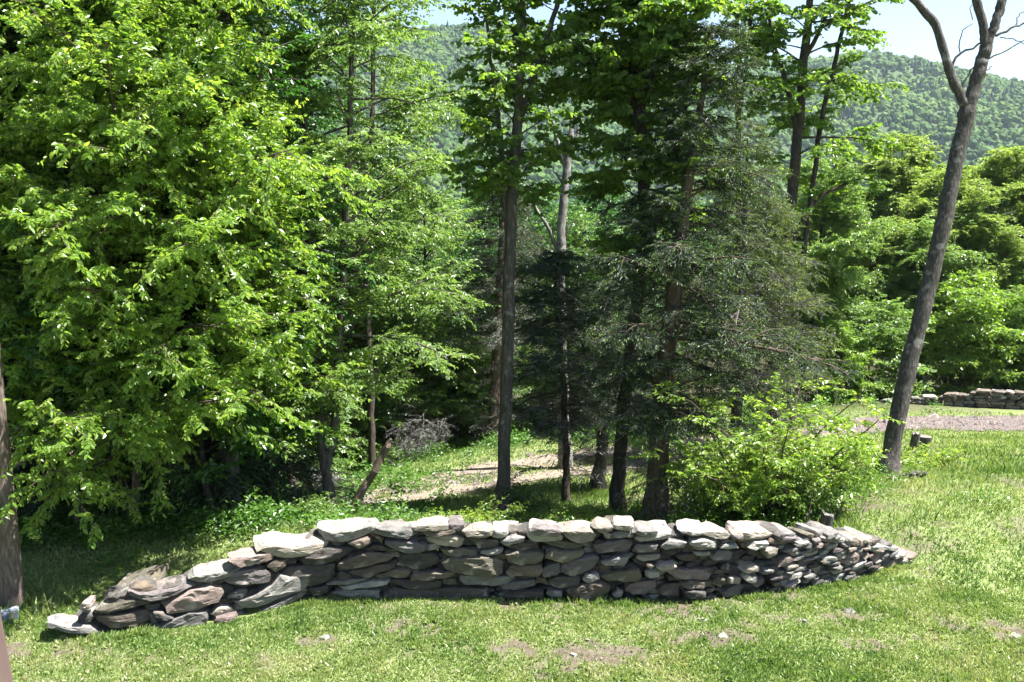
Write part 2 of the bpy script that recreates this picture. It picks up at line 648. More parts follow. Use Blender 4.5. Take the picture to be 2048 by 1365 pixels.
n.links.new(a2.outputs['Fac'], mx2.inputs[0]); n.links.new(mx.outputs[2], mx2.inputs[6]); n.links.new(w1.outputs[0], mx2.inputs[7])
pb = N(n, 'ShaderNodeBsdfPrincipled'); pb.inputs['Roughness'].default_value = .95; pb.inputs['Specular IOR Level'].default_value = .1
n.links.new(mx2.outputs[2], pb.inputs['Base Color'])
bp = N(n, 'ShaderNodeBump'); bp.inputs['Strength'].default_value = .8; bp.inputs['Distance'].default_value = .04
n.links.new(n1.outputs['Fac'], bp.inputs['Height']); n.links.new(bp.outputs[0], pb.inputs['Normal'])
n.links.new(pb.outputs[0], out.inputs[0])
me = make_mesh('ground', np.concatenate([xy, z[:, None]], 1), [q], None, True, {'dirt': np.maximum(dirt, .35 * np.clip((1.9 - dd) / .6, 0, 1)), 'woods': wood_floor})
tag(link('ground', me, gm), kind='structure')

# gravel drive sheet
gv, n, out = mat_new('gravel')
tc = N(n, 'ShaderNodeTexCoord')
n1 = N(n, 'ShaderNodeTexNoise'); n1.inputs['Scale'].default_value = 9; n1.inputs['Detail'].default_value = 9; n1.inputs['Roughness'].default_value = .75
n.links.new(tc.outputs['Object'], n1.inputs['Vector'])
v1 = N(n, 'ShaderNodeTexVoronoi'); v1.inputs['Scale'].default_value = 16
n.links.new(tc.outputs['Object'], v1.inputs['Vector'])
c1 = ramp(n, [(.3, (.055, .043, .039)), (.5, (.105, .082, .075)), (.7, (.19, .155, .14))])
n.links.new(n1.outputs['Fac'], c1.inputs[0])
c2 = ramp(n, [(.0, (1.25, 1.25, 1.25)), (.5, (.8, .78, .76))])
n.links.new(v1.outputs['Distance'], c2.inputs[0])
mu = N(n, 'ShaderNodeMix', data_type='RGBA', blend_type='MULTIPLY'); mu.inputs[0].default_value = .8
n.links.new(c1.outputs[0], mu.inputs[6]); n.links.new(c2.outputs[0], mu.inputs[7])
pb = N(n, 'ShaderNodeBsdfPrincipled'); pb.inputs['Roughness'].default_value = .95
n.links.new(mu.outputs[2], pb.inputs['Base Color'])
bp = N(n, 'ShaderNodeBump'); bp.inputs['Strength'].default_value = .8; bp.inputs['Distance'].default_value = .04
n.links.new(v1.outputs['Distance'], bp.inputs['Height']); n.links.new(bp.outputs[0], pb.inputs['Normal'])
n.links.new(pb.outputs[0], out.inputs[0])


def strip(center, halfw, off, lift, seed, nacross=7):
    T = norm(np.gradient(center, axis=0))
    Nn = np.stack([-T[:, 1], T[:, 0]], 1)
    k = np.arange(len(center))
    vs = []
    for j, u in enumerate(np.linspace(-1, 1, nacross)):
        w = halfw(k) if callable(halfw) else halfw
        e = (fbm(np.stack([k * .09, np.full(len(k), u * 3)], 1), 1, seed, 3) - .5) * 1.3 * (abs(u) > .9) + (fbm(np.stack([k * .6, np.full(len(k), u * 5)], 1), 1, seed + 3, 2) - .5) * .35 * (abs(u) > .9)
        p = center + Nn * (off + u * (w + e))[:, None]
        vs.append(p)
    vs = np.stack(vs, 1).reshape(-1, 2)
    zz = height(vs) + lift
    a, b = len(center), nacross
    i = np.arange(a - 1)[:, None] * b
    j = np.arange(b - 1)[None]
    q = np.stack([i + j, i + j + 1, i + b + j + 1, i + b + j], -1).reshape(-1, 4)
    return np.concatenate([vs, zz[:, None]], 1), q


fine = resample(np.concatenate([drive_main, np.zeros((len(drive_main), 1))], 1), 420)[:, :2]
# wide gravel at the right, narrowing into two wheel tracks going down to the left
mbd = MB()
half = 190
v, q = strip(fine[:half], lambda k: np.interp(k, [0, 110, 150, half], [1.7, 1.6, 1.2, .45]), 0, .02, 4)
mbd.add(v, q)
mbt = MB()
for off in (-.95, .95):
    v, q = strip(fine[half - 30:], lambda k: np.full(len(k), .55), off, .024, int(60 + off * 10), 5)
    mbt.add(v, q)
tag(mbd.build('gravel_drive', gv, None, smooth=True), kind='structure')
tm_, n, out = mat_new('track_earth')
tc = N(n, 'ShaderNodeTexCoord')
n1 = N(n, 'ShaderNodeTexNoise'); n1.inputs['Scale'].default_value = 7; n1.inputs['Detail'].default_value = 9; n1.inputs['Roughness'].default_value = .75
n.links.new(tc.outputs['Object'], n1.inputs['Vector'])
c1 = ramp(n, [(.3, (.075, .06, .042)), (.5, (.15, .12, .088)), (.7, (.24, .20, .15))])
n.links.new(n1.outputs['Fac'], c1.inputs[0])
pb = N(n, 'ShaderNodeBsdfPrincipled'); pb.inputs['Roughness'].default_value = .95
n.links.new(c1.outputs[0], pb.inputs['Base Color'])
n.links.new(pb.outputs[0], out.inputs[0])
tag(mbt.build('dirt_track', tm_, None, smooth=True), kind='structure')

# hill beyond
az = np.radians(np.arange(-75, 75.1, .5))
rs = np.concatenate([np.arange(440, 1360, 14), np.arange(1360, 2100, 60)])
xy, q = polar_grid(rs, az)
hm, n, out = mat_new('hill_floor')
pb = N(n, 'ShaderNodeBsdfPrincipled'); pb.inputs['Base Color'].default_value = (.03, .055, .015, 1); pb.inputs['Roughness'].default_value = 1
n.links.new(pb.outputs[0], out.inputs[0])
hxyz = np.concatenate([xy, height(xy)[:, None] - .3], 1)
tag(link('hill', make_mesh('hill', hxyz, [q], None, True), hm), kind='structure')


# ------------------------------------------------------------------ stones and wall
def stone_mesh(mb, front, inward, depth, seed, tint=.5, M=20, amp=.014, taper=0.):
    """front: ring of 3D points; extruded along inward, bulged and chipped"""
    front = np.asarray(front, float)
    K = len(front)
    L = np.linalg.norm(np.roll(front, -1, 0) - front, axis=1)
    cum = np.concatenate([[0], np.cumsum(L)])
    u = np.linspace(0, cum[-1], M, endpoint=False)
    # keep corners: snap nearest sample to each corner
    for c in cum[:-1]:
        i = int(np.argmin(abs(u - c)))
        u[i] = c
    ext = np.concatenate([front, front[:1]])
    ring = np.stack([np.interp(u, cum, ext[:, k]) for k in range(3)], 1)
    ring = ring * .9 + (np.roll(ring, 1, 0) + np.roll(ring, -1, 0)) * .05
    c = ring.mean(0)
    inn = np.asarray(inward, float)
    r = random.Random(seed)
    lay = [(-.016, .25), (-.015, .5), (-.013, .75), (-.010, .92), (-.002, .99), (.014, 1.0), (.25 * depth, 1.0), (.6 * depth, .99 - taper * .5), (depth - .05, .94 - taper), (depth, .72 - taper)]
    vs = []
    sk = np.array([r.uniform(-.03, .03), r.uniform(-.02, .02), 0])
    for d, s in lay:
        vs.append(c + (ring - c) * s + inn * d + sk * d)
    v = np.concatenate(vs + [[c + inn * -.032], [c + inn * (depth + .01)]])
    nz = np.stack([fbm(v + np.array([seed * 3.7, 0, 0]), 5.5, k * 7 + 1, 3) - .5 for k in range(3)], 1)
    # layered ledges
    led = (vnoise(np.stack([v[:, 2] * 24 + v[:, 0] * 2.0, np.full(len(v), seed * 1.3)], 1), 1, 3) - .5)
    out_dir = norm(v - (c + inn * depth * .5))
    rg = np.abs(fbm(v + np.array([0, seed * 1.9, 0]), 11., 5, 2) - .5) * 2
    v = v + nz * amp * 3.6 + out_dir * (led[:, None] * amp * 1.5 + (rg[:, None] - .25) * amp * 1.7)
    # split faces: shave the stone on a few flat planes
    for k in range(6):
        chip = k > 3
        pn = -inn * (.5 if chip else 1.0) + np.array([r.uniform(-.6, .6), r.uniform(-.2, .2), r.uniform(-.8, .8) if chip else r.uniform(-.45, .45)])
        pn = pn / np.linalg.norm(pn)
        dv = v @ pn
        lim = np.quantile(dv, r.uniform(.95, .99) if chip else r.uniform(.88, .97))
        v = v - np.maximum(dv - lim, 0)[:, None] * pn * .95
    nl = len(lay)
    i = np.arange(nl - 1)[:, None] * M
    j = np.arange(M)[None]
    j2 = (j + 1) % M
    q = np.stack([i + j, i + M + j, i + M + j2, i + j2], -1).reshape(-1, 4)
    # orientation check
    a = np.cross(ring[1] - ring[0], c - ring[0])
    flip = np.dot(sum(np.cross(ring[k] - c, ring[(k + 1) % M] - c) for k in range(M)), inn) > 0
    f1 = np.array([[nl * M, k, (k + 1) % M] for k in range(M)])
    o = (nl - 1) * M
    f2 = np.array([[nl * M + 1, o + (k + 1) % M, o + k] for k in range(M)])
    if flip:
        q, f1, f2 = q[:, ::-1], f1[:, ::-1], f2[:, ::-1]
    n0 = mb.n
    mb.add(v, q, tint)
    mb.f[3].append(np.concatenate([f1, f2]) + n0)
    mb.t[3].append(np.full(2 * M, tint))


wall_px = [(40, 1292), (180, 1277), (330, 1263), (500, 1235), (640, 1200), (820, 1200), (1000, 1201), (1200, 1204), (1400, 1206), (1500, 1196), (1600, 1180), (1700, 1160), (1818, 1128), (1900, 1106)]
wall_base = np.array([W(a, b, -0.02) for a, b in wall_px])
top_prof = [(100, 1245), (170, 1232), (260, 1185), (380, 1165), (470, 1135), (540, 1105), (640, 1078), (745, 1062), (900, 1066), (1000, 1068), (1130, 1062), (1250, 1058), (1400, 1068), (1460, 1072), (1560, 1066), (1640, 1064), (1700, 1070), (1760, 1081), (1800, 1092), (1818, 1104)]


def wall_hit(px, py):
    d = ray(px, py)
    best = None
    ns = len(wall_base) - 1
    for i in range(ns):
        a, b = wall_base[i], wall_base[i + 1]
        e = (b - a)[:2]
        M2 = np.array([[d[0], -e[0]], [d[1], -e[1]]])
        t, s = np.linalg.solve(M2, (a - CAM)[:2])
        lo = -9 if i == 0 else -1e-6
        hi = 9 if i == ns - 1 else 1 + 1e-6
        if t > 0 and lo <= s <= hi:
            p = CAM + d * t
            nrm = norm(np.array([e[1], -e[0], 0]))
            if nrm[1] > 0:
                nrm = -nrm
            if best is None or t < best[0]:
                best = (t, p, nrm, i + s)
    return best


Z1 = (0, 980, 700 / 2048)
Z2 = (440, 980, 520 / 2048)
Z3 = (860, 980, 520 / 2048)
Z4 = (1300, 980, 560 / 2048)
STONES = [
    (Z1, [
        ([(345, 868), (830, 866), (850, 822), (480, 832), (360, 806)], .5, 0, 'dark'),
        ([(290, 795), (470, 842), (560, 830), (520, 800), (285, 762)], .5, .05, 'grey'),
        ([(520, 765), (600, 740), (870, 705), (882, 760), (850, 805), (620, 815), (560, 800)], .4, 0, 'brown'),
        ([(500, 760), (520, 730), (860, 636), (872, 672), (700, 715)], .75, .32, 'olive'),
        ([(940, 700), (980, 740), (1100, 715), (1290, 665), (1320, 600), (1310, 575), (1240, 565), (1100, 590), (1040, 620)], .45, 0, 'pink'),
        ([(860, 824), (1000, 818), (1180, 805), (1220, 760), (1210, 705), (1110, 715), (980, 765)], .45, 0, 'grey'),
        ([(755, 595), (775, 638), (880, 652), (1030, 608), (1125, 562), (1120, 538), (1030, 572), (880, 600)], .6, .16, 'purple'),
        ([(1110, 545), (1150, 570), (1250, 545), (1400, 492), (1407, 460), (1300, 482), (1150, 510)], .6, .1, 'light'),
        ([(1290, 540), (1380, 568), (1590, 542), (1600, 500), (1570, 465), (1480, 455), (1400, 480), (1330, 515)], .45, 0, 'purple'),
        ([(1355, 398), (1410, 457), (1590, 412), (1602, 365), (1580, 350), (1420, 375)], .5, .12, 'pink'),
        ([(1560, 460), (1610, 495), (1680, 450), (1680, 410), (1600, 415)], .35, 0, 'brown'),
        ([(1335, 675), (1400, 718), (1500, 702), (1640, 640), (1800, 582), (1812, 545), (1750, 500), (1700, 520), (1640, 490), (1590, 560), (1500, 622)], .4, 0, 'light'),
        ([(1400, 772), (1520, 758), (1800, 622), (1815, 580), (1600, 675)], .4, 0, 'grey'),
        ([(1222, 738), (1280, 757), (1380, 717), (1340, 680), (1290, 688)], .35, 0, 'beige'),
        ([(1248, 778), (1280, 797), (1392, 757), (1382, 722), (1270, 745)], .35, 0, 'pink'),
        ([(1640, 500), (1800, 580), (1965, 540), (1972, 430), (1800, 440), (1690, 460)], .5, 0, 'dark'),
        ([(1500, 318), (1650, 402), (1730, 398), (1900, 342), (1917, 288), (1850, 296), (1700, 318), (1560, 290)], .65, .1, 'beige'),
        ([(1320, 645), (1440, 645), (1450, 590), (1400, 585), (1340, 618)], .35, 0, 'grey'),
        ([(880, 735), (940, 755), (1000, 765), (1010, 748), (940, 712), (890, 712)], .3, 0, 'dark'),
        ([(472, 690), (500, 715), (540, 690), (535, 655), (490, 650)], .25, 0, 'pink'),
    ]),
    (Z2, [
        ([(745, 325), (840, 402), (970, 422), (1190, 347), (1217, 300), (1200, 278), (1100, 296), (900, 326)], .65, .06, 'light'),
        ([(1195, 330), (1230, 357), (1480, 373), (1555, 332), (1510, 268), (1400, 285), (1240, 275)], .6, .04, 'grey'),
        ([(1285, 390), (1290, 440), (1500, 502), (1612, 482), (1622, 430), (1500, 390)], .4, 0, 'grey'),
        ([(980, 432), (1100, 462), (1200, 422), (1190, 375), (1100, 385)], .35, 0, 'brown'),
        ([(545, 570), (640, 612), (900, 562), (1060, 502), (1082, 458), (850, 448), (720, 488)], .45, 0, 'dark'),
        ([(905, 602), (960, 627), (1150, 602), (1390, 547), (1402, 500), (1180, 488), (1000, 538)], .45, 0, 'brown'),
        ([(985, 640), (1080, 672), (1180, 682), (1390, 612), (1397, 563), (1250, 588)], .45, 0, 'brown'),
        ([(1390, 570), (1420, 622), (1600, 647), (1722, 602), (1732, 540), (1680, 498), (1420, 508)], .45, 0, 'dark'),
        ([(1500, 327), (1560, 328), (1780, 313), (1782, 272), (1650, 252), (1520, 288)], .55, .05, 'beige'),
        ([(1570, 350), (1620, 382), (1890, 347), (1902, 310), (1640, 318)], .45, 0, 'brown'),
        ([(1780, 312), (1880, 342), (1917, 290), (1917, 255), (1800, 250)], .5, .1, 'purple'),
        ([(1600, 390), (1720, 452), (1870, 477), (1962, 432), (1900, 370), (1760, 363)], .45, 0, 'beige'),
        ([(915, 682), (950, 712), (1042, 702), (1030, 660), (930, 643)], .35, 0, 'dark'),
        ([(840, 747), (1000, 747), (1160, 727), (1167, 690), (900, 713)], .4, 0, 'grey'),
        ([(890, 772), (960, 787), (1330, 752), (1342, 720), (1180, 713), (1000, 753)], .4, 0, 'light'),
        ([(1320, 642), (1320, 697), (1490, 702), (1502, 645), (1400, 630)], .35, 0, 'brown'),
        ([(1490, 712), (1860, 692), (1872, 640), (1600, 648), (1510, 660)], .4, 0, 'brown'),
        ([(1350, 702), (1400, 772), (1640, 782), (1750, 762), (1757, 715), (1500, 708)], .4, 0, 'dark'),
        ([(860, 832), (900, 857), (1260, 852), (1272, 800), (1130, 795), (960, 800)], .4, 0, 'light'),
        ([(690, 772), (740, 842), (860, 822), (850, 758)], .35, 0, 'dark'),
        ([(1260, 854), (1800, 884), (1800, 800), (1640, 788), (1300, 778)], .4, 0, 'dark'),
        ([(1760, 746), (1860, 742), (1862, 698), (1760, 700)], .35, 0, 'brown'),
        ([(1205, 372), (1280, 430), (1290, 385), (1240, 360)], .3, 0, 'brown'),
        ([(1120, 480), (1280, 492), (1390, 497), (1290, 440), (1180, 445)], .3, 0, 'dark'),
        ([(1180, 690), (1330, 712), (1340, 640), (1230, 665)], .3, 0, 'dark'),
    ]),
    (Z3, [
        ([(245, 322), (300, 362), (420, 387), (480, 352), (492, 298), (300, 305)], .6, .05, 'beige'),
        ([(475, 362), (500, 397), (560, 392), (612, 342), (602, 298), (490, 305)], .55, .1, 'light'),
        ([(545, 432), (590, 452), (732, 412), (742, 348), (640, 342), (570, 383)], .5, .12, 'grey'),
        ([(255, 370), (380, 472), (530, 452), (542, 395), (420, 390), (290, 365)], .45, 0, 'dark'),
        ([(385, 502), (440, 527), (560, 517), (587, 468), (520, 465), (420, 480)], .4, 0, 'light'),
        ([(70, 480), (100, 522), (280, 547), (370, 522), (382, 488), (250, 463)], .4, 0, 'olive'),
        ([(85, 560), (110, 622), (300, 672), (500, 692), (590, 642), (597, 568), (540, 530), (300, 530), (110, 535)], .5, 0, 'olive'),
        ([(575, 672), (640, 692), (860, 692), (882, 640), (870, 598), (640, 588), (600, 620)], .45, 0, 'brown'),
        ([(590, 500), (610, 562), (700, 582), (890, 562), (912, 500), (860, 473), (650, 488)], .4, 0, 'olive'),
        ([(745, 352), (780, 412), (900, 432), (1050, 412), (1062, 373), (960, 345), (860, 350), (770, 308)], .5, 0, 'light'),
        ([(800, 312), (850, 347), (1000, 357), (1032, 310), (1000, 278), (830, 272)], .5, .12, 'purple'),
        ([(860, 437), (1000, 467), (1210, 482), (1242, 440), (1060, 413), (950, 418)], .45, 0, 'olive'),
        ([(900, 552), (1050, 572), (1200, 522), (1242, 488), (1000, 470), (920, 490)], .4, 0, 'olive'),
        ([(880, 682), (895, 697), (1010, 692), (1042, 650), (1030, 588), (940, 588), (890, 620)], .4, 0, 'grey'),
        ([(930, 722), (950, 787), (1070, 792), (1187, 762), (1187, 678), (1000, 690)], .4, 0, 'dark'),
        ([(1030, 622), (1060, 662), (1120, 682), (1310, 612), (1332, 538), (1280, 520), (1060, 560)], .45, 0, 'purple'),
        ([(1060, 802), (1130, 852), (1300, 852), (1432, 802), (1422, 738), (1330, 708), (1190, 740)], .45, 0, 'brown'),
        ([(1030, 298), (1120, 402), (1190, 422), (1280, 402), (1307, 328), (1260, 288), (1120, 285)], .6, .05, 'beige'),
        ([(1290, 302), (1330, 342), (1425, 342), (1432, 288), (1320, 283)], .55, .05, 'beige'),
        ([(1435, 292), (1470, 317), (1590, 327), (1602, 278), (1580, 253), (1450, 263)], .5, .08, 'beige'),
        ([(1435, 335), (1440, 382), (1600, 387), (1622, 340), (1500, 330)], .45, 0, 'grey'),
        ([(1265, 450), (1310, 517), (1560, 492), (1602, 440), (1590, 398), (1400, 410)], .45, 0, 'purple'),
        ([(1330, 570), (1360, 597), (1540, 602), (1592, 518), (1480, 540)], .4, 0, 'grey'),
        ([(1340, 692), (1390, 712), (1640, 722), (1682, 680), (1660, 608), (1560, 630), (1420, 650)], .45, 0, 'olive'),
        ([(1195, 702), (1260, 737), (1340, 692), (1320, 650), (1220, 660)], .35, 0, 'light'),
        ([(1425, 837), (1460, 864), (1510, 852), (1522, 810), (1470, 790)], .25, 0, 'beige'),
        ([(1530, 802), (1600, 847), (1700, 842), (1800, 792), (1802, 728), (1700, 725), (1560, 750)], .4, 0, 'pink'),
        ([(1610, 397), (1650, 417), (1900, 387), (1922, 350), (1780, 345), (1640, 368)], .5, 0, 'light'),
        ([(1600, 332), (1650, 352), (1790, 352), (1782, 308), (1640, 298)], .55, .05, 'grey'),
        ([(1600, 472), (1650, 502), (1780, 482), (1802, 430), (1620, 438)], .4, 0, 'purple'),
        ([(1610, 547), (1680, 572), (1820, 542), (1822, 508), (1640, 520)], .4, 0, 'beige'),
        ([(1810, 452), (1860, 472), (2000, 452), (2022, 410), (1880, 403)], .4, 0, 'grey'),
        ([(1770, 612), (1830, 632), (1950, 602), (1942, 578), (1800, 583)], .4, 0, 'beige'),
        ([(530, 802), (660, 807), (830, 772), (832, 718), (700, 730), (560, 760)], .4, 0, 'grey'),
        ([(215, 712), (270, 747), (520, 757), (700, 742), (732, 700), (500, 680), (230, 678)], .45, 0, 'grey'),
        ([(0, 822), (60, 862), (400, 857), (472, 832), (470, 778), (200, 770), (0, 780)], .4, 0, 'dark'),
        ([(-60, 690), (200, 702), (212, 655), (-40, 640)], .4, 0, 'dark'),
        ([(910, 822), (960, 842), (1040, 842), (1042, 800), (920, 793)], .35, 0, 'grey'),
        ([(480, 834), (900, 854), (900, 790), (600, 800)], .35, 0, 'dark'),
        ([(1690, 702), (1740, 707), (1820, 682), (1822, 640), (1700, 648)], .35, 0, 'grey'),
        ([(1690, 600), (1740, 625), (1765, 590), (1700, 575)], .35, 0, 'brown'),
        ([(840, 740), (910, 742), (912, 700), (840, 690)], .35, 0, 'brown'),
        ([(1330, 340), (1420, 395), (1435, 350), (1400, 342)], .35, 0, 'purple'),
        ([(590, 480), (720, 487), (860, 465), (850, 430), (700, 425)], .35, 0, 'brown'),
    ]),
    (Z4, [
        ([(110, 602), (200, 662), (440, 667), (477, 620), (440, 598), (280, 593), (160, 588)], .45, 0, 'pink'),
        ([(60, 772), (220, 797), (222, 695), (130, 703), (70, 720)], .4, 0, 'brown'),
        ([(220, 692), (260, 727), (420, 712), (442, 673), (300, 665)], .4, 0, 'brown'),
        ([(240, 735), (270, 790), (400, 790), (410, 730)], .35, 0, 'dark'),
        ([(535, 762), (560, 797), (650, 787), (697, 720), (660, 688), (590, 708)], .4, 0, 'purple'),
        ([(290, 402), (330, 417), (470, 407), (502, 370), (400, 363), (310, 378)], .45, 0, 'light'),
        ([(300, 432), (350, 447), (500, 432), (507, 403), (400, 410)], .4, 0, 'beige'),
        ([(450, 492), (470, 522), (600, 512), (612, 460), (520, 438)], .4, 0, 'purple'),
        ([(300, 462), (340, 492), (450, 482), (442, 453)], .4, 0, 'light'),
        ([(390, 300), (470, 352), (560, 362), (597, 330), (560, 288), (420, 285)], .6, .05, 'beige'),
        ([(235, 312), (320, 342), (420, 337), (402, 308), (300, 296)], .6, .05, 'light'),
        ([(590, 342), (600, 367), (670, 367), (677, 308), (600, 306)], .5, .05, 'purple'),
        ([(680, 362), (740, 372), (860, 352), (902, 320), (850, 298), (700, 306)], .6, .05, 'beige'),
        ([(715, 422), (740, 432), (850, 412), (862, 375), (760, 378)], .4, 0, 'light'),
        ([(825, 432), (840, 502), (910, 472), (932, 420), (900, 403)], .4, 0, 'beige'),
        ([(660, 592), (700, 607), (800, 592), (807, 555), (720, 543)], .4, 0, 'beige'),
        ([(670, 642), (730, 672), (780, 662), (782, 620), (700, 613)], .4, 0, 'light'),
        ([(745, 702), (780, 732), (850, 692), (852, 650), (780, 663)], .4, 0, 'purple'),
        ([(1190, 592), (1220, 632), (1260, 612), (1272, 570), (1230, 538)], .3, 0, 'beige'),
        ([(1060, 432), (1090, 452), (1220, 382), (1217, 340), (1160, 343)], .4, 0, 'grey'),
        ([(1250, 502), (1290, 527), (1360, 502), (1352, 473)], .3, 0, 'light'),
        ([(1400, 522), (1430, 552), (1520, 502), (1502, 450), (1440, 468)], .3, 0, 'pink'),
        ([(1605, 522), (1640, 547), (1702, 507), (1702, 450), (1640, 458)], .35, 0, 'pink'),
        ([(1710, 560), (1770, 577), (1880, 522), (1885, 490), (1800, 496), (1720, 518)], .45, 0, 'light'),
        ([(1270, 330), (1400, 372), (1540, 400), (1545, 358), (1420, 338), (1330, 318)], .5, .05, 'beige'),
        ([(930, 345), (1010, 378), (1090, 350), (1060, 325), (960, 322)], .5, .05, 'purple'),
        ([(1600, 430), (1680, 420), (1800, 450), (1800, 420), (1690, 385), (1600, 390)], .5, .05, 'light'),
        ([(460, 700), (530, 725), (560, 660), (490, 640)], .35, 0, 'olive'),
        ([(575, 690), (660, 680), (665, 640), (590, 640)], .35, 0, 'beige'),
        ([(800, 610), (900, 600), (900, 575), (820, 570)], .35, 0, 'grey'),
        ([(930, 660), (1010, 630), (1015, 595), (940, 605)], .35, 0, 'grey'),
        ([(940, 700), (1000, 705), (1050, 670), (1000, 645)], .35, 0, 'light'),
        ([(510, 430), (560, 437), (660, 425), (640, 400), (530, 402)], .35, 0, 'light'),
        ([(520, 395), (620, 392), (640, 370), (560, 365)], .35, 0, 'grey'),
        ([(1380, 560), (1470, 590), (1570, 540), (1580, 505), (1480, 545)], .35, 0, 'light'),
        ([(920, 560), (1000, 545), (1060, 500), (1000, 490), (930, 520)], .35, 0, 'pink'),
        ([(860, 390), (920, 400), (1010, 385), (1020, 365), (900, 360)], .4, 0, 'brown'),
        ([(470, 630), (540, 640), (560, 600), (490, 585)], .35, 0, 'brown'),
    ]),
]
wall_root = thing('dry_stone_wall', 'long curved dry-stacked wall of rough flat fieldstones across the lawn', 'stone wall', wall_base[6])
plist = []
sid = 1
for (ox, oy, sc), lst in STONES:
    for poly, dep, tilt, mk in lst:
        pts, nr = [], []
        for x, y in poly:
            hit = wall_hit(ox + x * sc, oy + y * sc)
            pts.append(hit[1])
            nr.append(hit[2])
        pts = np.array(pts)
        nv = norm(np.mean(nr, 0))
        rr = random.Random(sid)
        pts = pts + nv * rr.uniform(-.045, .055)
        if tilt > 0 and tilt < .3:
            pts = pts.mean(0) + (pts - pts.mean(0)) * np.array([1.1, 1.1, .95])
            zl = pts[:, 2].min()
            pts[:, 2] = zl + (pts[:, 2] - zl) * rr.uniform(.68, .92)
        else:
            pts = pts.mean(0) + (pts - pts.mean(0)) * np.array([.965, .965, .93])
        pts[:, 2] = np.maximum(pts[:, 2], -0.06)
        cap_ = tilt > 0 or dep > .52
        dep = dep * (.66 if cap_ and tilt < .3 else 1)
        inn = -nv + np.array([rr.uniform(-.12, .12), 0, tilt * (.5 if tilt < .3 else .8) + rr.uniform(-.05, .03)])
        if tilt > .3:
            inn = inn + np.array([.45, 0, 0])
        area = np.linalg.norm(sum(np.cross(pts[k] - pts[0], pts[k + 1] - pts[0]) for k in range(1, len(pts) - 1))) / 2
        plist.append((area, pts, inn, dep, sid, mk, rr.random()))
        sid += 1
plist.sort(key=lambda s: -s[0])
rest = {}
NPART = 96
for i, (area, pts, inn, dep, s, mk, tn) in enumerate(plist):
    mb = MB() if i < NPART else rest.setdefault(mk, MB())
    stone_mesh(mb, pts, inn, dep, s, tn, 24 if i < 60 else 16, .017, random.Random(s).uniform(.1, .38) if (inn[2] > .04 and inn[2] < .25) else 0.)
    if i < NPART:
        c = pts.mean(0)
        o = mb.build('stone', ST[mk], wall_root, c)
        o.location = c - wall_base[6]


# packed hearting and small stones between, set back behind the face stones
def wall_at(s):
    i = min(int(s), len(wall_base) - 2)
    t = s - i
    p = wall_base[i] * (1 - t) + wall_base[i + 1] * t
    e = wall_base[i + 1] - wall_base[i]
    e2 = wall_base[min(i + 2, len(wall_base) - 1)] - wall_base[min(i + 1, len(wall_base) - 2)]
    e = norm(norm(e) * (1 - t) + norm(e2) * t) if np.linalg.norm(e2) > 0 else norm(e)
    return p, e, np.array([e[1], -e[0], 0])


tops = []
for px, py in top_prof:
    hit = wall_hit(px, py)
    tops.append((hit[3], hit[1][2]))
tops = np.array(sorted(tops))
rng = random.Random(5)
seglen = np.concatenate([[0], np.cumsum(np.linalg.norm(np.diff(wall_base, axis=0), axis=1))])


def arc_to_s(a):
    return float(np.interp(a, seglen, np.arange(len(wall_base))))


def s_to_arc(s):
    return float(np.interp(s, np.arange(len(wall_base)), seglen))


fill = MB()
a0, a1 = s_to_arc(tops[0, 0]), s_to_arc(tops[-1, 0])
for setback, hs, ls, lo in ((.12, (.08, .13), (.18, .42), a0 + .1), (.0, (.045, .09), (.11, .30), s_to_arc(9.35))):
    zc = -.04
    while zc < 1.2:
        hh = rng.uniform(*hs)
        a = lo + rng.uniform(0, .2)
        while a < a1:
            ll = rng.uniform(*ls)
            p, e, nn = wall_at(arc_to_s(a + ll / 2))
            ztop = np.interp(arc_to_s(a + ll / 2), tops[:, 0], tops[:, 1])
            h1 = hh * rng.uniform(.75, 1.15)
            if zc + h1 * (.7 if setback else .45) < ztop and rng.random() > (.12 if setback == 0 else 0):
                til = rng.uniform(-.16, .16) + (.1 if setback == 0 else 0)
                off = -setback + rng.uniform(-.03, .05)
                k = rng.randint(5, 7)
                ring = []
                for j in range(k):
                    an = 2 * math.pi * j / k + rng.uniform(-.25, .25)
                    u = np.sign(math.cos(an)) * abs(math.cos(an)) ** .6 * ll / 2 * rng.uniform(.85, 1.08)
                    w = np.sign(math.sin(an)) * abs(math.sin(an)) ** .6 * h1 / 2 * rng.uniform(.8, 1.1)
                    ring.append(p + e * u + np.array([0, 0, zc + h1 / 2 + w + u * til]) + nn * off)
                ztp = ztop - .02
                stone_mesh(fill if setback else rest.setdefault(rng.choice(['grey', 'light', 'beige', 'purple', 'grey', 'olive', 'dark', 'light', 'grey', 'brown', 'light', 'pink']), MB()),
                           ring, -nn + np.array([0, 0, rng.uniform(-.05, .08)]), .42 if setback == 0 else .36, sid, rng.random(), 12)
                sid += 1
            a += ll * rng.uniform(.86, 1.02)
        zc += hh * .9
for mk, mb in rest.items():
    o = mb.build('small_stones', ST[mk], wall_root, wall_base[6])
    o['kind'] = 'stuff'
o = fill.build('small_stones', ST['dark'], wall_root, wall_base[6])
o['kind'] = 'stuff'

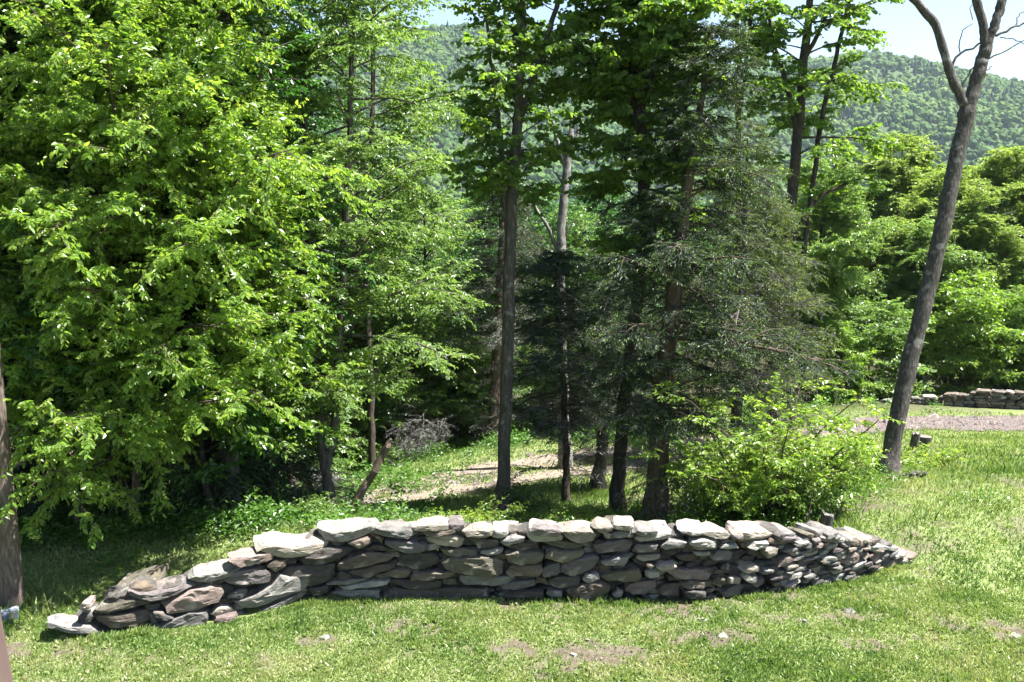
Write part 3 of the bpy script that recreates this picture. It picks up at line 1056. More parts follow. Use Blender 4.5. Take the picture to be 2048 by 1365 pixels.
# far wall beyond the drive
fw_px = [(1755, 806), (1800, 808), (1880, 811), (1960, 816), (2060, 820), (2200, 824)]
fw = np.array([gp(a, b) for a, b in fw_px])
fwh = [.12, .16, .40, .62, .66, .68]
fr = thing('dry_stone_wall', 'low grey dry stone wall beyond the gravel drive, by the bushes', 'stone wall', fw[2])
rng = random.Random(9)
fl = np.concatenate([[0], np.cumsum(np.linalg.norm(np.diff(fw, axis=0), axis=1))])
caps, body = [], {}
zc = -.1
row = 0
while zc < .7:
    hh = rng.uniform(.09, .14)
    a = rng.uniform(0, .3)
    while a < fl[-1]:
        ll = rng.uniform(.25, .6)
        u = a + ll / 2
        p = np.array([np.interp(u, fl, fw[:, k]) for k in range(3)])
        i = min(int(np.searchsorted(fl, u)) - 1, len(fw) - 2)
        e = norm(fw[i + 1] - fw[i])
        nn = norm(np.array([e[1], -e[0], 0]))
        zt = np.interp(u, fl, fwh)
        if zc + hh * .5 < zt:
            ring = []
            for j in range(6):
                an = 2 * math.pi * j / 6 + rng.uniform(-.25, .25)
                x = np.sign(math.cos(an)) * abs(math.cos(an)) ** .6 * ll / 2
                w = np.sign(math.sin(an)) * abs(math.sin(an)) ** .6 * hh / 2 * rng.uniform(.8, 1.15)
                ring.append(p + e * x + np.array([0, 0, zc + hh / 2 + w + x * rng.uniform(-.12, .12)]) + nn * rng.uniform(-.02, .05))
            top = zc + hh * 1.4 >= zt
            if top:
                mb = MB()
                stone_mesh(mb, ring, -nn, .5, sid, rng.random(), 12)
                o = mb.build('capstone', ST[rng.choice(['grey', 'brown', 'dark', 'beige'])], fr, p)
                o.location = p - fw[2]
            else:
                mb = body.setdefault(rng.choice(['grey', 'dark', 'purple']), MB())
                stone_mesh(mb, ring, -nn, .45, sid, rng.random(), 12)
            sid += 1
        a += ll * .95
    zc += hh * .92
for mk, mb in body.items():
    o = mb.build('wall_stones', ST[mk], fr, fw[2])
    o['kind'] = 'stuff'


# ------------------------------------------------------------------ foliage engine
def leaves(mb, pos, axis, nrm, length, width, tint, curl=.12, six=True):
    """one folded, pointed blade per row"""
    axis = norm(axis)
    side = norm(np.cross(axis, nrm))
    up = np.cross(side, axis)
    L = length[:, None]
    w = width[:, None]
    n_ = len(pos)
    if six:
        pts = [pos,
               pos + axis * L * .32 + side * w * .5 + up * w * .22,
               pos + axis * L * .68 + side * w * .38 + up * (w * .15 - L * curl * .4),
               pos + axis * L - up * L * curl,
               pos + axis * L * .68 - side * w * .38 + up * (w * .15 - L * curl * .4),
               pos + axis * L * .32 - side * w * .5 + up * w * .22]
        v = np.stack(pts, 1).reshape(-1, 3)
        b = np.arange(n_)[:, None] * 6
        q = np.concatenate([b + np.array([[0, 1, 2, 3]]), b + np.array([[0, 3, 4, 5]])])
    else:
        pts = [pos, pos + axis * L * .5 + side * w * .5 + up * w * .2, pos + axis * L - up * L * curl, pos + axis * L * .5 - side * w * .5 + up * w * .2]
        v = np.stack(pts, 1).reshape(-1, 3)
        b = np.arange(n_)[:, None] * 4
        q = np.concatenate([b + np.array([[0, 1, 2]]), b + np.array([[0, 2, 3]])])
    mb.add(v, q, np.concatenate([tint, tint]))


def poly_branch(rng, p, d, L, droop, nseg, wob, lift=0.0):
    pts = [p]
    d = norm(d)
    for k in range(nseg):
        d = norm(d + rng.normal(0, wob, 3) + np.array([0, 0, -droop / nseg + lift / nseg]))
        pts.append(pts[-1] + d * L / nseg)
    return np.array(pts)


def grow(rng, wood, trunks, nb, srange, Lf, elev=(10, 45), droop=.25, lift=0., sec_n=8, sec_len=.38, sec_droop=.3, ter_n=5, ter_len=(.18, .4),
         br_r=.28, azw=None, u0=.25, wob=.10, drop=0.0, secw=True, flat=.35, min_r=.006, lvar=.17):
    """branches, side branches and twigs of a crown: adds wood, returns twig arrays S, D, L, s(height on the trunk)"""
    S, D, LL, H = [], [], [], []
    cnt = 0
    for (tp, tr) in trunks:
        T = norm(np.gradient(tp, axis=0))
        n_ = len(tp)
        for k in range(nb):
            s = srange[0] + (srange[1] - srange[0]) * (k + rng.random()) / nb
            if rng.random() < drop:
                continue
            f = s * (n_ - 1)
            i = min(int(f), n_ - 2)
            p = tp[i] * (1 - f + i) + tp[i + 1] * (f - i)
            rt = tr[i]
            phi = azw(rng) if azw else k * 2.399963 + rng.normal(0, .5)
            el = radians(rng.uniform(*elev))
            d = np.array([math.cos(phi) * math.cos(el), math.sin(phi) * math.cos(el), math.sin(el)])
            L = Lf(s, phi) * math.exp(rng.normal(0, lvar))
            if L < .1:
                continue
            nseg = 7
            bp_ = poly_branch(rng, p, d, L, droop, nseg, wob, lift)
            r0 = min(max(rt * .5, min_r), .011 * L ** 1.2 + min_r)
            tube(wood, bp_, np.linspace(r0, r0 * .25, nseg + 1), 5)
            m = max(2, int(sec_n * (0.5 + .5 * min(L, 3) / 2)))
            for j in range(m):
                u = u0 + (1 - u0) * (j + rng.random() * .7) / m
                f2 = u * nseg
                i2 = min(int(f2), nseg - 1)
                q_ = bp_[i2] * (1 - f2 + i2) + bp_[i2 + 1] * (f2 - i2)
                t = norm(bp_[i2 + 1] - bp_[i2])
                side = norm(np.cross(t, [0, 0, 1])) * (1 if j % 2 else -1)
                side = norm(side + np.array([0, 0, rng.normal(.08, flat)]))
                ang = radians(rng.uniform(35, 62))
                d2 = t * math.cos(ang) + side * math.sin(ang)
                l2 = L * sec_len * (1.1 - .65 * u) * rng.uniform(.65, 1.25) + .12
                sp = poly_branch(rng, q_, d2, l2, sec_droop, 4, .12)
                if secw:
                    tube(wood, sp, np.linspace(max(r0 * .35, .004), .003, 5), 3)
                m3 = max(2, int(ter_n * l2 / .5))
                u3 = (np.arange(m3) + rng.random(m3)) / m3
                f3 = u3 * 4
                i3 = np.minimum(f3.astype(int), 3)
                w3 = (f3 - i3)[:, None]
                q3 = sp[i3] * (1 - w3) + sp[i3 + 1] * w3
                t3 = norm(sp[i3 + 1] - sp[i3])
                sd = norm(np.cross(t3, [0, 0, 1])) * np.where(np.arange(m3) % 2, 1, -1)[:, None]
                sd = sd + np.stack([np.zeros(m3), np.zeros(m3), rng.normal(0, flat, m3)], 1)
                a3 = np.radians(rng.uniform(25, 60, m3))[:, None]
                S.append(np.concatenate([q3, sp[2:3]]))
                D.append(np.concatenate([norm(t3 * np.cos(a3) + norm(sd) * np.sin(a3)), norm(sp[4:5] - sp[2:3])]))
                LL.append(np.concatenate([rng.uniform(ter_len[0], ter_len[1], m3), [l2 * .5]]))
                H.append(np.full(m3 + 1, s))
    return np.concatenate(S), np.concatenate(D), np.concatenate(LL), np.concatenate(H)


def dress(rng, mb, tw, per, size, ratio=.5, droop=.35, flat=.9, jit=.45, six=True, tint=(.5, .22), light=None, curl=.12, spread=.8):
    S, D, L, H = tw
    n_ = len(S)
    u = ((np.arange(per)[None, :] + rng.random((n_, per)) * .8 + .15) / per)
    pos = S[:, None, :] + D[:, None, :] * (L[:, None] * u)[..., None] - np.array([0, 0, 1]) * ((L[:, None] * u) ** 2 * .35)[..., None]
    side = norm(np.cross(D, [0, 0, 1]))[:, None, :] * np.where(np.arange(per) % 2, 1, -1)[None, :, None]
    ax = D[:, None, :] * .55 + side * spread + np.array([0, 0, -droop]) + rng.normal(0, .28, (n_, per, 3))
    nr = np.array([0, 0, flat]) + rng.normal(0, jit, (n_, per, 3))
    ln = size * rng.uniform(.45, 1.3, (n_, per))
    tb = rng.normal(tint[0], tint[1] * .6, (n_, 1)) + rng.normal(0, tint[1] * .8, (n_, per))
    if light is not None:
        tb = tb + light(pos.reshape(-1, 3)).reshape(n_, per)
    leaves(mb, pos.reshape(-1, 3), ax.reshape(-1, 3), nr.reshape(-1, 3), ln.ravel(), (ln * ratio).ravel(), np.clip(tb, 0, 1).ravel(), curl, six)


def trunk_px(pts, Z, radpx, n_=26, rng=None, zs=None, wob=.012):
    """pixel polyline at depth Z -> world polyline + radii (radius given in photo pixels)"""
    w = np.array([P(a, b, Z if zs is None else zs[i]) for i, (a, b) in enumerate(pts)])
    p = resample(w, n_)
    if rng is not None:
        p[1:-1] += rng.normal(0, wob, (n_ - 2, 3))
    return p, interp_r(np.array(radpx) * Z / F, n_)


def depth_of(pt):
    return float(np.dot(np.asarray(pt) - CAM, FWD))


def flare(r, k=1.5, m=3):
    r = r.copy()
    for i in range(m):
        r[i] *= 1 + (k - 1) * (1 - i / m) ** 2
    return r


def build_tree(name, label, cat, trunks, base, wood, leafmbs, bark, group=None, ns=10, rough=.12):
    root = thing(name, label, cat, base, group)
    for k, (tp, tr) in enumerate(trunks):
        tube(wood, tp, flare(tr, 1.6, 4) if k == 0 else tr, ns, rough, seed=k + int(abs(base[0] * 10)))
    out = [wood.build('trunk', bark, root, base, smooth=True)]
    for nm, mb, m in leafmbs:
        if mb.n:
            out.append(mb.build(nm, m, root, base))
    ALLKIDS[root.name] = out
    return root


def Lprof(*pts):
    xs = [p[0] for p in pts]
    ys = [p[1] for p in pts]
    return lambda s, phi: float(np.interp(s, xs, ys))


def sink(tp, d=.25):
    tp = tp.copy()
    tp[0, 2] -= d
    return tp


# ---- bright young trees at the left
def bright_tree(seed, label, base_px, pts, radpx, nb, Lf, srange, size, per=7, dz=0, elev=(8, 62), dr=.35, mat=None, tint=(.55, .25), sec_n=9, ter_n=6, wob=.10):
    rng = np.random.default_rng(seed)
    b = gp(*base_px)
    Z = depth_of(b) + dz
    tp, tr = trunk_px([base_px] + pts, Z, radpx, 30, rng)
    tp = sink(tp)
    wood, lf = MB(), MB()
    tw = grow(rng, wood, [(tp, tr)], nb, srange, Lf, elev, .40, .4, sec_n, .42, .45, ter_n, (.16, .36), wob=.14, flat=1.1, lvar=.25)
    dress(rng, lf, tw, per, size, .52, .5, .3, .75, True, tint)
    return build_tree('young_tree', label, 'tree', [(tp, tr)], b, wood, [('crown', lf, mat or LEAF_BRIGHT)], BARK_BROWN)


bright_tree(1, 'tall young tree with bright yellow-green leaves reaching over the left end of the wall', (265, 1062),
            [(275, 950), (296, 780), (312, 560), (318, 400), (330, 150), (345, -250)], [9, 8.5, 7.5, 7, 6, 5, 2], 175,
            lambda s, phi: float(np.interp(s, [0.08, .16, .28, .5, .7, .85, 1], [1.2, 2.1, 2.5, 2.35, 2.3, 2.1, .9])) * (1 + .15 * math.cos(phi)), (.225, 1.0), .085, 13, sec_n=11)
bright_tree(2, 'young tree with crooked slim trunk and mid-green leaves by the utility pole', (165, 1074),
            [(150, 980), (110, 830), (85, 690), (70, 500), (60, 250), (50, -250)], [8, 7.5, 7, 6.5, 6, 5, 2], 125,
            Lprof((.1, .8), (.3, 1.7), (.7, 2.0), (1, .9)), (.37, 1.0), .085, 12, dz=.3, sec_n=10, tint=(.42, .24))


# ---- further trees standing at the edge of the slope
def leafy(seed, name, label, base_px, trunks_px, nb, Lf, srange, size, mat, bark, per=6, dz=0, elev=(10, 50), droop=.3, ldroop=.35, sec_n=8, ter_n=5,
          tint=(.5, .24), ratio=.5, azw=None, drop=0., six=True, sec_len=.42, flat=.85, lift=0., u0=.25, cat='tree', group=None, nbs=None, ter_len=(.2, .42), light=None, wob=.10, ns=10, rough=.12, sr2=None):
    rng = np.random.default_rng(seed)
    b = gp(*base_px)
    Z = depth_of(b) + dz
    trunks = []
    for k, (pts, rad) in enumerate(trunks_px):
        tp, tr = trunk_px(pts, Z, rad, 30, rng)
        if k == 0:
            tp = sink(tp)
        trunks.append((tp, tr))
    wood, lf = MB(), MB()
    tws = []
    for k, t in enumerate(trunks):
        sr = srange if k == 0 else (sr2 or (.1, 1.0))
        tws.append(grow(rng, wood, [t], nb if nbs is None else nbs[k], sr, Lf if not isinstance(Lf, list) else Lf[k], elev, droop, lift, sec_n, sec_len, .35, ter_n, ter_len, azw=azw, drop=drop, u0=u0, wob=wob))
    tw = tuple(np.concatenate([t[i] for t in tws]) for i in range(4))
    dress(rng, lf, tw, per, size, ratio, ldroop, flat, .5, six, tint, light)
    return build_tree(name, label, cat, trunks, b, wood, [('crown', lf, mat)], bark, group, ns, rough)


def needles(rng, mb, tw, per, size, width, tint, droop=.25):
    S, D, L, H = tw
    n_ = len(S)
    u = ((np.arange(per)[None, :] + rng.random((n_, per)) * .6) / per)
    pos = S[:, None, :] + D[:, None, :] * (L[:, None] * u)[..., None] - np.array([0, 0, 1]) * ((L[:, None] * u) ** 2 * .5)[..., None]
    side = norm(np.cross(D, [0, 0, 1]))[:, None, :] * np.where(np.arange(per) % 2, 1, -1)[None, :, None]
    ax = D[:, None, :] * .75 + side * .7 + np.array([0, 0, -droop]) + rng.normal(0, .22, (n_, per, 3))
    nr = np.array([0, 0, .8]) + rng.normal(0, .45, (n_, per, 3))
    ln = size * rng.uniform(.6, 1.25, (n_, per)) * (1.15 - .5 * u)
    tb = np.clip(rng.normal(tint[0], tint[1], (n_, 1)) + rng.normal(0, .12, (n_, per)) + (u - .5) * tint[2], 0, 1)
    leaves(mb, pos.reshape(-1, 3), ax.reshape(-1, 3), nr.reshape(-1, 3), ln.ravel(), np.full(n_ * per, width) * rng.uniform(.7, 1.3, n_ * per), tb.ravel(), .15, False)


def hemlock(seed, name, label, base_px, trunks_px, nb, Lf, srange, mat, bark, dead=(.0, .35), dead_amt=.5, per=9, size=.10, width=.022, dz=0, sec_n=13, ter_n=8, tint=(.4, .2, .3),
            elev=(-18, 30), azw=None, drop=.10, right_light=0., ter_len=(.14, .34), nbdead=22):
    rng = np.random.default_rng(seed)
    b = gp(*base_px)
    Z = depth_of(b) + dz
    trunks = []
    for k, (pts, rad) in enumerate(trunks_px):
        tp, tr = trunk_px(pts, Z, rad, 30, rng)
        if k == 0:
            tp = sink(tp)
        trunks.append((tp, tr))
    wood, lf, dd_ = MB(), MB(), MB()
    tw = grow(rng, wood, trunks, nb, srange, Lf, elev, .35, .1, sec_n, .36, .5, ter_n, ter_len, azw=azw, drop=drop, u0=.15, flat=.45, lvar=.3)
    S, D, L, H = tw
    isdead = rng.random(len(S)) < np.interp(H, [srange[0], srange[0] + .3 * (srange[1] - srange[0]), srange[1]], [dead_amt, dead_amt * .5, dead_amt * .08])
    tb = tint
    live = tuple(x[~isdead] for x in tw)
    dd = tuple(x[isdead] for x in tw)
    needles(rng, lf, live, per, size, width, tb)
    if isdead.any():
        needles(rng, dd_, dd, max(5, per // 2 + 1), size * 1.5, .009, (.55, .25, 0), .1)
    if dead[1] > dead[0] and nbdead:
        tw2 = grow(rng, wood, trunks[:1], nbdead, dead, lambda s, p: Lf(max(s, srange[0] + .05), p) * .6, (-25, 15), .3, 0, 7, .4, .3, 4, (.15, .4), u0=.3, wob=.16)
        needles(rng, dd_, tw2, 5, size * 1.6, .008, (.5, .25, 0), .05)
    return build_tree(name, label, 'tree', trunks, b, wood, [('crown', lf, mat), ('dead_twigs', dd_, DEADTWIG)], bark)


PI = math.pi
# fork-trunked tree left of centre
leafy(11, 'forked_tree', 'tall tree with twin dark stems forking low, layered drooping light green leaves', (665, 1031),
      [([(665, 1031), (655, 960), (650, 925), (632, 760), (620, 560), (612, 300), (600, 0), (596, -160)], [12, 11, 10, 8, 7, 6, 4, 2]),
       ([(652, 935), (668, 860), (678, 700), (688, 480), (700, 240), (708, 0), (712, -150)], [9, 8, 8, 7, 6, 4, 2])],
      70, [lambda s, p: float(np.interp(s, [.3, .5, .75, 1], [1.0, 1.7, 1.9, 1.0])) * (1 + .15 * math.cos(p)),
           lambda s, p: float(np.interp(s, [.1, .25, .45, .6, .75, 1], [.8, 1.25, 1.75, 1.6, 1.25, .6])) * (1 + .2 * math.cos(p))], (.36, 1.), .075, LEAF_MID, BARK_GREY, per=11, elev=(6, 48),
      droop=.28, tint=(.62, .22), nbs=[46, 66], sec_n=9, ter_n=6, sr2=(.24, 1.))
# slim tree behind it
leafy(12, 'slim_tree', 'slim straight tree behind the twin stemmed tree, feathery pale green crown', (745, 990),
      [([(745, 990), (742, 800), (735, 560), (742, 300), (748, 0), (750, -100)], [7, 7, 6, 5, 4, 2])],
      70, Lprof((.3, 1.0), (.5, 1.7), (.8, 1.5), (1, .6)), (.42, 1.), .10, LEAF_MID, BARK_DARK, per=7, dz=3.2, elev=(0, 45), tint=(.55, .22))
# central maple
leafy(13, 'maple_tree', 'straight dark trunked maple rising behind the middle of the wall, bare below', (1003, 1036),
      [([(1003, 1036), (1008, 900), (1014, 700), (1022, 430), (1034, 250), (1043, 0), (1046, -220)], [13.5, 13, 12.5, 12, 10, 8, 5]),
       ([(1034, 255), (1060, 180), (1090, 90), (1118, -10), (1140, -120)], [7, 6, 5.5, 5, 3]),
       ([(1016, 470), (1008, 400), (1005, 300), (990, 180), (975, 60), (968, -20)], [5, 5, 4.5, 4, 3, 2])],
      30, [Lprof((.50, .8), (.62, 1.25), (.8, 1.1), (1, .6)), Lprof((0, .5), (.5, .8), (1, .6)), Lprof((0, .7), (.4, 1.0), (1, .4))], (.50, 1.), .12, LEAF_MAPLE, BARK_GREY, per=7, elev=(0, 50),
      droop=.25, tint=(.55, .26), ratio=.8, flat=.45, nbs=[36, 12, 22], drop=.12, sec_n=7, ter_n=6, sr2=(.15, 1.))
# the dead snag
rng = np.random.default_rng(3)
b = gp(1130, 940)
Zs = depth_of(b)
w = MB()
tp, tr = trunk_px([(1131, 945), (1124, 740), (1121, 560), (1128, 400), (1140, 290), (1143, 240)], Zs, [11, 10.5, 9.5, 8.5, 7, 3], 26, rng)
tp = sink(tp)
for pts, r in [([(1120, 520), (1103, 470), (1080, 430), (1062, 395)], [5, 4, 3.5, 2]), ([(1134, 345), (1122, 310), (1112, 270), (1100, 225), (1085, 190)], [5, 4.5, 4, 3, 2]),
               ([(1138, 320), (1150, 280), (1158, 255)], [6, 5, 3]), ([(1130, 380), (1118, 355), (1108, 340)], [3, 2.5, 1.5]), ([(1122, 500), (1135, 460), (1150, 440)], [3, 2, 1])]:
    a_, r_ = trunk_px(pts, Zs, r, 9, rng)
    tube(w, a_, r_, 6, .1, seed=3)
build_tree('dead_tree', 'pale grey dead snag with broken top and one bare branch', 'dead tree', [(tp, tr)], b, w, [], BARK_DEAD)

# hemlocks
hemlock(21, 'hemlock_tree', 'grey half-dead hemlock behind the straight maple trunk', (985, 888),
        [([(985, 888), (992, 740), (1000, 560), (1004, 420), (1005, 340)], [11, 10, 8, 5, 1])], 85,
        lambda s, p: float(np.interp(s, [.3, .45, .7, 1], [1.0, 1.6, 1.4, .25])), (.3, 1.), NEEDLE, BARK_BROWN, (.05, .3), .85, tint=(.35, .18, .1), dz=0)
hemlock(22, 'hemlock_tree', 'thin stemmed small hemlock with dark low skirt of needles', (1133, 1006),
        [([(1133, 1006), (1131, 860), (1122, 720), (1112, 580), (1108, 500)], [7, 6.5, 5.5, 3.5, 1])], 80,
        lambda s, p: float(np.interp(s, [.26, .4, .6, 1], [.8, 1.2, 1.1, .2])), (.26, 1.), NEEDLE, BARK_DARK, (.1, .24), .65, tint=(.28, .16, .4), nbdead=8)
hemlock(23, 'hemlock_tree', 'grey twiggy hemlock on short trunk left of the paired big trunks', (1194, 980),
        [([(1194, 980), (1207, 870), (1214, 740), (1216, 600), (1216, 480)], [13, 12, 10, 6, 1])], 80,
        lambda s, p: float(np.interp(s, [.3, .45, .7, 1], [.7, 1.2, 1.0, .2])), (.3, 1.), NEEDLE, BARK_GREY, (.12, .28), .8, tint=(.38, .2, .4), nbdead=12)
# dark maple with sinuous trunk
leafy(14, 'maple_tree', 'tall dark leaved maple on sinuous trunk beside the big hemlock', (1233, 1037),
      [([(1233, 1037), (1240, 930), (1250, 800), (1272, 620), (1288, 450), (1284, 280), (1280, 100), (1284, -60), (1286, -200)], [14, 13, 13, 12.5, 12, 10, 8, 6, 4]),
       ([(1284, 290), (1262, 180), (1245, 60), (1225, -60)], [7, 6, 5, 3]), ([(1281, 200), (1330, 90), (1360, -10), (1370, -90)], [6, 5, 4, 3])],
      60, [Lprof((.45, .7), (.6, 1.35), (.8, 1.6), (1, 1.3)), Lprof((0, .8), (.5, 1.1), (1, .8)), Lprof((0, .8), (.5, 1.1), (1, .8))], (.45, 1.), .12, LEAF_MAPLE, BARK_DARK, per=8, dz=.6, elev=(-5, 45),
      tint=(.5, .28), ratio=.8, flat=.45, nbs=[64, 30, 30], sec_n=8, ter_n=6, sr2=(.1, 1.))
# the big hemlock
hemlock(24, 'hemlock_tree', 'big dark hemlock on the thickest brown trunk, crown narrowing to a point', (1310, 1046),
        [([(1310, 1046), (1316, 930), (1326, 800), (1348, 580), (1372, 400), (1402, 210), (1424, 45)], [22, 20, 19, 16, 12, 7, 1])], 130,
        lambda s, p: float(np.interp(s, [.24, .36, .5, .7, .85, 1], [.8, 1.35, 1.3, 1.0, .85, .3])) * (1 + .15 * math.cos(p)), (.26, 1.), NEEDLE, BARK_BROWN, (.1, .22), .22, tint=(.33, .16, 1.0), nbdead=14, sec_n=13, ter_n=8)
hemlock(25, 'hemlock_tree', 'yellow-tipped sparse hemlock leaning out to the right of the big one', (1545, 880),
        [([(1545, 880), (1546, 760), (1541, 600), (1534, 470), (1528, 400)], [11, 10, 7, 4, 1])], 85,
        lambda s, p: float(np.interp(s, [.15, .35, .65, 1], [1.1, 1.55, 1.3, .3])), (.15, 1.), NEEDLE_PALE, BARK_GREY, (.05, .2), .4, tint=(.68, .2, .9), dz=-1.5, size=.085)
hemlock(26, 'hemlock_tree', 'ragged pale hemlock behind the big dark one, grey twigs showing', (1440, 900),
        [([(1470, 900), (1478, 740), (1485, 560), (1492, 380), (1495, 250)], [10, 9, 7, 4, 1])], 70,
        lambda s, p: float(np.interp(s, [.15, .35, .65, 1], [1.4, 1.8, 1.3, .3])), (.2, 1.), NEEDLE_PALE, BARK_GREY, (.05, .25), .6, tint=(.45, .25, .4), dz=-2)
# maple at the right with sky and hill between its boughs
leafy(15, 'maple_tree', 'open crowned maple against the hill and sky, upright dark trunk', (1560, 860),
      [([(1552, 860), (1562, 640), (1580, 430), (1593, 290), (1606, 140), (1620, 0), (1632, -160)], [13, 12, 11, 10, 9, 7, 4]),
       ([(1568, 520), (1600, 450), (1640, 395), (1690, 370), (1730, 355)], [6, 5, 4, 3, 1.5]),
       ([(1596, 270), (1570, 160), (1545, 80), (1530, -40)], [6, 5, 4, 2]), ([(1608, 120), (1640, 60), (1668, -10), (1690, -80)], [5, 4, 3, 2])],
      40, [lambda s, p: float(np.interp(s, [.4, .55, .7, .85, 1], [1.0, 2.2, 2.2, 1.6, 1.2])) * (1 + .2 * math.cos(p)), Lprof((0, .3), (1, .7)), Lprof((0, .7), (1, .9)), Lprof((0, .6), (1, .8))],
      (.42, 1.), .135, LEAF_MAPLE, BARK_DARK, per=7, dz=-1.0, elev=(-5, 40), droop=.25, tint=(.5, .28), ratio=.8, flat=.45, nbs=[34, 9, 12, 10], drop=.15, sec_n=7, ter_n=6, u0=.35)
leafy(16, 'slim_tree', 'thin bare-stemmed tree with few leaves between the hemlock top and the maple', (1480, 880),
      [([(1470, 880), (1474, 600), (1476, 330), (1474, 100), (1473, -80)], [7, 6, 5, 4.5, 3]), ([(1475, 250), (1490, 150), (1500, 60), (1512, -30)], [4, 3.5, 3, 2])],
      14, Lprof((.5, .8), (.8, 1.2), (1, .8)), (.5, 1.), .13, LEAF_MAPLE, BARK_DARK, per=7, elev=(5, 45), tint=(.5, .25), ratio=.8, flat=.45, nbs=[16, 10], drop=.1, dz=1)
leafy(17, 'slim_tree', 'slender leaning sapling right of the open maple, a few leaves at its tip', (1640, 880),
      [([(1560, 880), (1600, 560), (1640, 260), (1668, 130), (1695, 15), (1705, -60)], [6, 5.5, 5, 4.5, 3, 2])],
      9, Lprof((.72, .5), (1, .6)), (.72, 1.), .13, LEAF_MAPLE, BARK_DARK, per=6, elev=(5, 45), tint=(.6, .25), ratio=.8, flat=.45, dz=2)

# leaning bare tree at the right
rng = np.random.default_rng(5)
b = gp(1776, 950)
Zl = depth_of(b)
w = MB()
tp, tr = trunk_px([(1773, 953), (1790, 860), (1816, 740), (1851, 600), (1886, 450), (1915, 310), (1934, 228)], Zl, [19, 17, 16, 15.5, 15.5, 14.5, 15.5], 40, rng, wob=.006)
tp = sink(tp, .2)
limbs = [([(1936, 222), (1918, 190), (1902, 150), (1889, 110), (1878, 72), (1862, 38), (1838, 10), (1810, -18), (1780, -60)], [10, 9.5, 8.5, 8.5, 8, 8.5, 8, 7, 5]),
         ([(1930, 235), (1948, 180), (1962, 130), (1972, 92)], [15, 13, 12.5, 12.5]),
         ([(1970, 100), (1968, 60), (1958, 20), (1948, -25), (1940, -90)], [9, 8.5, 8, 8, 6]),
         ([(1973, 98), (1985, 60), (1998, 25), (2008, -15), (2020, -80)], [9.5, 9, 9, 8.5, 6])]
for k, (pts, r) in enumerate(limbs):
    a_, r_ = trunk_px(pts, Zl, r, 22, rng, wob=.008)
    tube(w, a_, r_, 9, .22, seed=k)
twigs = [([(1903, 140), (1910, 118), (1925, 104), (1948, 94), (1968, 84)], [3, 2.6, 2.3, 2, 2]), ([(1922, 190), (1928, 165), (1940, 145), (1955, 130)], [2, 1.8, 1.5, 1.5]),
         ([(1934, 205), (1942, 185), (1944, 165)], [1.6, 1.3, .8]), ([(1992, 72), (2015, 62), (2035, 52), (2056, 44)], [3, 2.4, 2, 1.6]),
         ([(1978, 118), (2005, 105), (2030, 92), (2056, 78)], [1.8, 1.5, 1.2, 1]), ([(2000, 75), (2030, 80), (2056, 95)], [1.3, 1.1, .8]),
         ([(1920, 105), (1920, 80), (1930, 58), (1945, 48)], [1.3, 1.1, .9, .7]), ([(1945, 40), (1940, 20), (1948, 5)], [1, .8, .7]),
         ([(1905, 150), (1895, 148), (1885, 145)], [2, 1.4, .8]), ([(1955, 150), (1975, 140), (1985, 132)], [1.4, 1.1, .8]), ([(2030, 52), (2036, 35), (2050, 20)], [1.2, 1, .8])]
for k, (pts, r) in enumerate(twigs):
    a_, r_ = trunk_px(pts, Zl, r, 8, rng, wob=.012)
    tube(w, a_, r_, 5)
LEANBARK = bark_mat('bark_leaning', (.022, .018, .016), (.08, .071, .064), (.21, .20, .185), 14, 1.0, .57)
build_tree('bare_tree', 'leafless forked tree leaning to the right at the edge of the lawn', 'bare tree', [(tp, tr)], b, w, [], LEANBARK, ns=22, rough=.14)

# trunks at the dark edge of the wood on the left
edge = [
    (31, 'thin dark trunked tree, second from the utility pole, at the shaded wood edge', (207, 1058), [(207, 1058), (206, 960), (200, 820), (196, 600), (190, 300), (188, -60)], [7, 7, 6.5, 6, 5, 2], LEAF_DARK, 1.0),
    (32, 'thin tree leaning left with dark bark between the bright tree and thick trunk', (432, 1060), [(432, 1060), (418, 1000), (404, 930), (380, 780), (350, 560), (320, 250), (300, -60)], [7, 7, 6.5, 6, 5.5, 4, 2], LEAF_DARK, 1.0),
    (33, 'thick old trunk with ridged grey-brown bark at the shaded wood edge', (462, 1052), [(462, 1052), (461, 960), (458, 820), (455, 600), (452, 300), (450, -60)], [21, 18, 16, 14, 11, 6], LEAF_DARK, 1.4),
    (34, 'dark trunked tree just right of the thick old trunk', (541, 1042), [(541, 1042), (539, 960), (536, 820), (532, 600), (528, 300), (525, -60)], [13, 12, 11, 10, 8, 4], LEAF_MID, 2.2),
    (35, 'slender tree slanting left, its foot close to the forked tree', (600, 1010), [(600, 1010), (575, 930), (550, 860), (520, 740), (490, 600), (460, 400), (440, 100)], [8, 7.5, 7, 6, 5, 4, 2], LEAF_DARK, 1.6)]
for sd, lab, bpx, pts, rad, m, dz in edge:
    leafy(sd, 'woodland_tree', lab, bpx, [(pts, rad)], 62 if sd < 34 else 44, Lprof((.2, 1.0), (.35, 1.7), (.7, 2.1), (1, 1.0)) if sd < 34 else Lprof((.3, 1.0), (.7, 1.5), (1, 1.)), (.3 if sd < 34 else .45, 1.), .105, m, BARK_GREY if sd == 33 else BARK_DARK, per=8, dz=dz, tint=(.45, .24), drop=.08, sec_n=8, ter_n=5)


